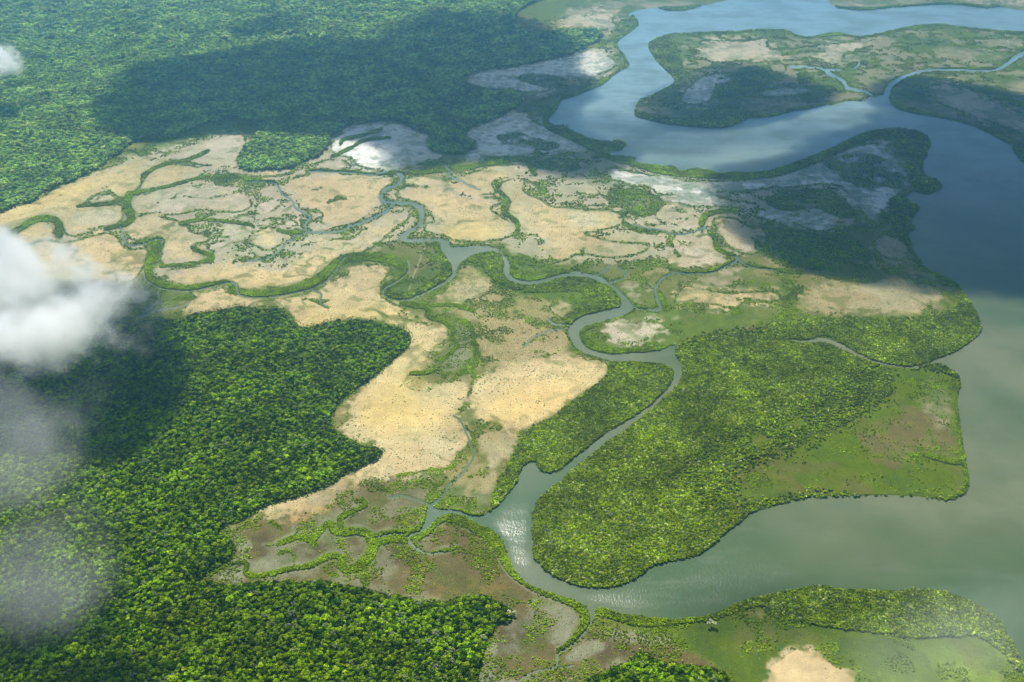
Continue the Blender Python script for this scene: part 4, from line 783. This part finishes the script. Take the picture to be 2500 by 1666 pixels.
CLOUD_Z = 1700.0
def shade_cloud(polys, label, thick=150, soft=2, amp=.8, dens=.024, z=CLOUD_Z, nsz=260):
    """an unseen cloud sheet above the aircraft, shaped so its shadow falls on the given patch of ground"""
    cs = 22.0
    P = [np.stack(ground(*chaikin(pts(s)[:, :2], 2).T), 1) for s in polys]
    A = np.vstack(P); x0, y0 = A.min(0)-500; x1, y1 = A.max(0)+500
    xs = np.arange(x0, x1, cs); ys = np.arange(y0, y1, cs); X, Y = np.meshgrid(xs, ys)
    m = np.zeros(X.shape, bool)
    for p in P:
        q = np.roll(p, -1, 0); ins = np.zeros(X.shape, bool)
        for (ax, ay), (bx, by) in zip(p, q):
            if ay == by: continue
            ins ^= ((ay > Y) != (by > Y)) & (X < (bx-ax)*(Y-ay)/(by-ay)+ax)
        m |= ins
    m = blur(m.astype(np.float32), soft)
    n = fbm(X, Y, nsz, 5, 91)
    Th = thick*np.clip((m-.30)*1.6+(n-.5)*amp*np.clip(m*3, 0, 1), 0, 1)
    Th[0] = Th[-1] = 0; Th[:, 0] = Th[:, -1] = 0
    keepv = Th > .5
    sx, sy = z/math.tan(SUN_EL)*math.sin(SUN_AZ), z/math.tan(SUN_EL)*math.cos(SUN_AZ)
    bil = 1+.5*fbm(X, Y, 90, 3, 92)
    top = np.stack([X+sx, Y+sy, z+Th*.7*bil], -1).reshape(-1, 3); bot = np.stack([X+sx, Y+sy, z-Th*.3], -1).reshape(-1, 3)
    hh, ww = X.shape
    a = (np.arange(hh-1)[:, None]*ww+np.arange(ww-1)[None]).ravel(); Fq = np.stack([a, a+1, a+ww+1, a+ww], 1)
    kk = keepv.ravel()[Fq].any(1); Fq = Fq[kk]
    # closed shell: outer corner vertices are shared by top and bottom
    edge = ~keepv.ravel(); N = hh*ww
    bi = np.arange(N)+N; bi[edge] = np.arange(N)[edge]
    topv = top.copy(); topv[edge, 2] = z
    F = np.vstack([Fq, bi[Fq][:, ::-1]])
    V = np.vstack([topv, bot]); use, inv = np.unique(F, return_inverse=True)
    o = mesh_np('cloud', V[use], inv.reshape(F.shape), vol_mat('cloud_vapour', (1, 1, 1, 1), dens, .5).m, True)
    tag(o, label, 'cloud', 'clouds above the delta'); return o
shade_cloud(["A 560,690 640,520 760,420 900,380 1100,340 1300,330 1500,290 1700,250 1900,220 2100,290 2250,290 B 480,230 560,140 700,85 850,90 1000,100 1200,95 1330,130 1400,190 1480,230 1550,280 1500,320 1480,380 1560,430 1600,470 1650,560 1500,640 1480,720 1650,810 1850,850 1900,920 1750,960 1600,1040 1350,1010 1290,940 1200,900 1000,900 880,900 700,960 520,980 440,920 430,850 480,790 380,770 250,800 130,800 A 1860,790 1700,740 1500,770 1350,740 1300,690 1150,740 1000,790 850,840 700,800 600,760"],
            'long cumulus bank above the upper forest and shaded pans', soft=4, amp=.9)
shade_cloud(["A 1280,240 1350,160 1500,110 1700,90 1780,120 1720,190 1500,230"], 'thin cloud shreds above the far upper forest', soft=2, thick=45)
shade_cloud(["C 80,700 130,600 300,500 450,440 580,370 700,350 850,400 930,450 1050,440 1150,470 1260,510 1200,600 1000,660 700,740 500,760"], 'small cumulus above the lagoon island', soft=3, thick=110)
shade_cloud(["C 560,1110 680,1060 580,1020 800,975 1000,930 1150,860 1300,790 1450,700 1700,690 1900,670 1600,600 1500,520 1620,470 1800,450 1980,480 2110,520 2300,600 2400,620 3000,640 3000,1700 F 3000,600 2500,490 2351,500 2200,515 2160,560 2100,545 2040,500 1960,460 1800,385 1640,375 1540,350 1480,430 1300,475 1180,470 1000,400 960,310 830,260 820,200 880,130 780,40 560,-50"],
            'broad dark cumulus above the eastern peninsula and blue bay', dens=.03, thick=240, soft=6, amp=1.1)
shade_cloud(["Z 1300,240 1500,250 1500,300 1760,300 2000,240 2060,270 1900,330 1500,350 1330,330"], 'thin cloud veil above the lagoon channel', soft=5, thick=45)
shade_cloud(["Z 210,650 370,670 370,730 300,750 400,760 390,850 345,950 375,1030 310,1060 180,1010 60,960 -300,940 -500,760 -300,680"], 'unseen cloud added to deepen the shadow beneath the left cloud', soft=3, thick=300)  # added helper cloud, stands in for the visible cloud's own shadow
shade_cloud(["Z 1500,1350 1800,1340 2150,1360 2280,1450 2050,1440 1700,1470 1450,1440"], 'pale cloud wisp above the southern bank', soft=2, thick=25)

def wisp(blobs, label, dens, z, hz_, nscale, name='cloud', seed=0.0, lo=.45, hi=1.6, stretch=(1, 1, 1)):
    """low broken vapour: a lumpy body filled with drifting density"""
    P = []
    for (x, y, r) in blobs:
        cx, cy3 = ground(x*1.0625, y*1.0625, z); P.append((float(cx), float(cy3), r))
    c0 = np.mean([(p[0], p[1]) for p in P], 0); ext = max(math.hypot(p[0]-c0[0], p[1]-c0[1])+p[2] for p in P)
    V, F = ico(4) if False else ICO2
    V = V*np.array([ext*1.15, ext*1.15, hz_*1.25])
    m = NT('vapour'); pos = m('TexCoord').outputs['Object']
    wv = m('Mapping', i={0: pos, 1: (seed, seed*.7, 0), 3: stretch}).outputs[0]
    warp = m('VectorMath', operation='MULTIPLY_ADD'); nz = m('TexNoise', i={'Vector': wv, 'Scale': nscale*.6, 'Detail': 2.0})
    m.l.new(nz.outputs['Color'], warp.inputs[0]); warp.inputs[1].default_value = (.9/nscale,)*3; m.l.new(wv, warp.inputs[2])
    n = m.noise(warp.outputs[0], nscale, 6, .62)
    f = None
    for (bx, by, r) in P:
        d = m('VectorMath', operation='DISTANCE', i={0: m('Mapping', i={0: pos, 3: (1, 1, r/hz_)}).outputs[0], 1: (bx-c0[0], by-c0[1], 0)}).outputs['Value']
        q = m.math('SUBTRACT', 1.0, m.math('DIVIDE', d, r))
        f = q if f is None else m.math('MAXIMUM', f, q)
    k = m.math('ADD', m.math('MULTIPLY', m.math('SUBTRACT', n, .5), 4.6), m.math('MULTIPLY', f, 1.15))
    dd = m.math('MULTIPLY', m.math('POWER', m.ramp(k, lo, hi), 1.6), m.ramp(f, 0, .5))
    p = m('VolumePrincipled', i={'Color': (1, 1, 1, 1), 'Density': m.math('MULTIPLY', dd, dens), 'Anisotropy': .1}); m.l.new(p.outputs[0], m.out.inputs[1])
    o = mesh_np(name, V, F, m.m, True); o.location = (c0[0], c0[1], z)
    tag(o, label, 'cloud'); return o
CLD = wisp([(20, 690, 250), (110, 730, 210), (-80, 780, 240), (40, 610, 170), (200, 640, 130)], 'bright white broken cloud drifting over the left mudflats', .042, 420, 95, .0105, seed=3)
wisp([(60, 970, 150), (20, 1080, 160), (30, 1200, 150), (70, 1330, 110)], 'faint grey vapour trailing over the dark lower forest', .0034, 420, 70, .007, seed=9, lo=.3, hi=1.3)
wisp([(-8, 145, 125)], 'small white cloud puff over the forest at the upper left', .07, 160, 85, .010, seed=5, lo=.2, hi=1.1)
wisp([(2290, 1560, 190), (2090, 1590, 130), (2370, 1430, 120)], 'thin pale mist over the grassy southeast bank', .0030, 190, 50, .004, name='mist', seed=12, lo=-.2, hi=1.4)
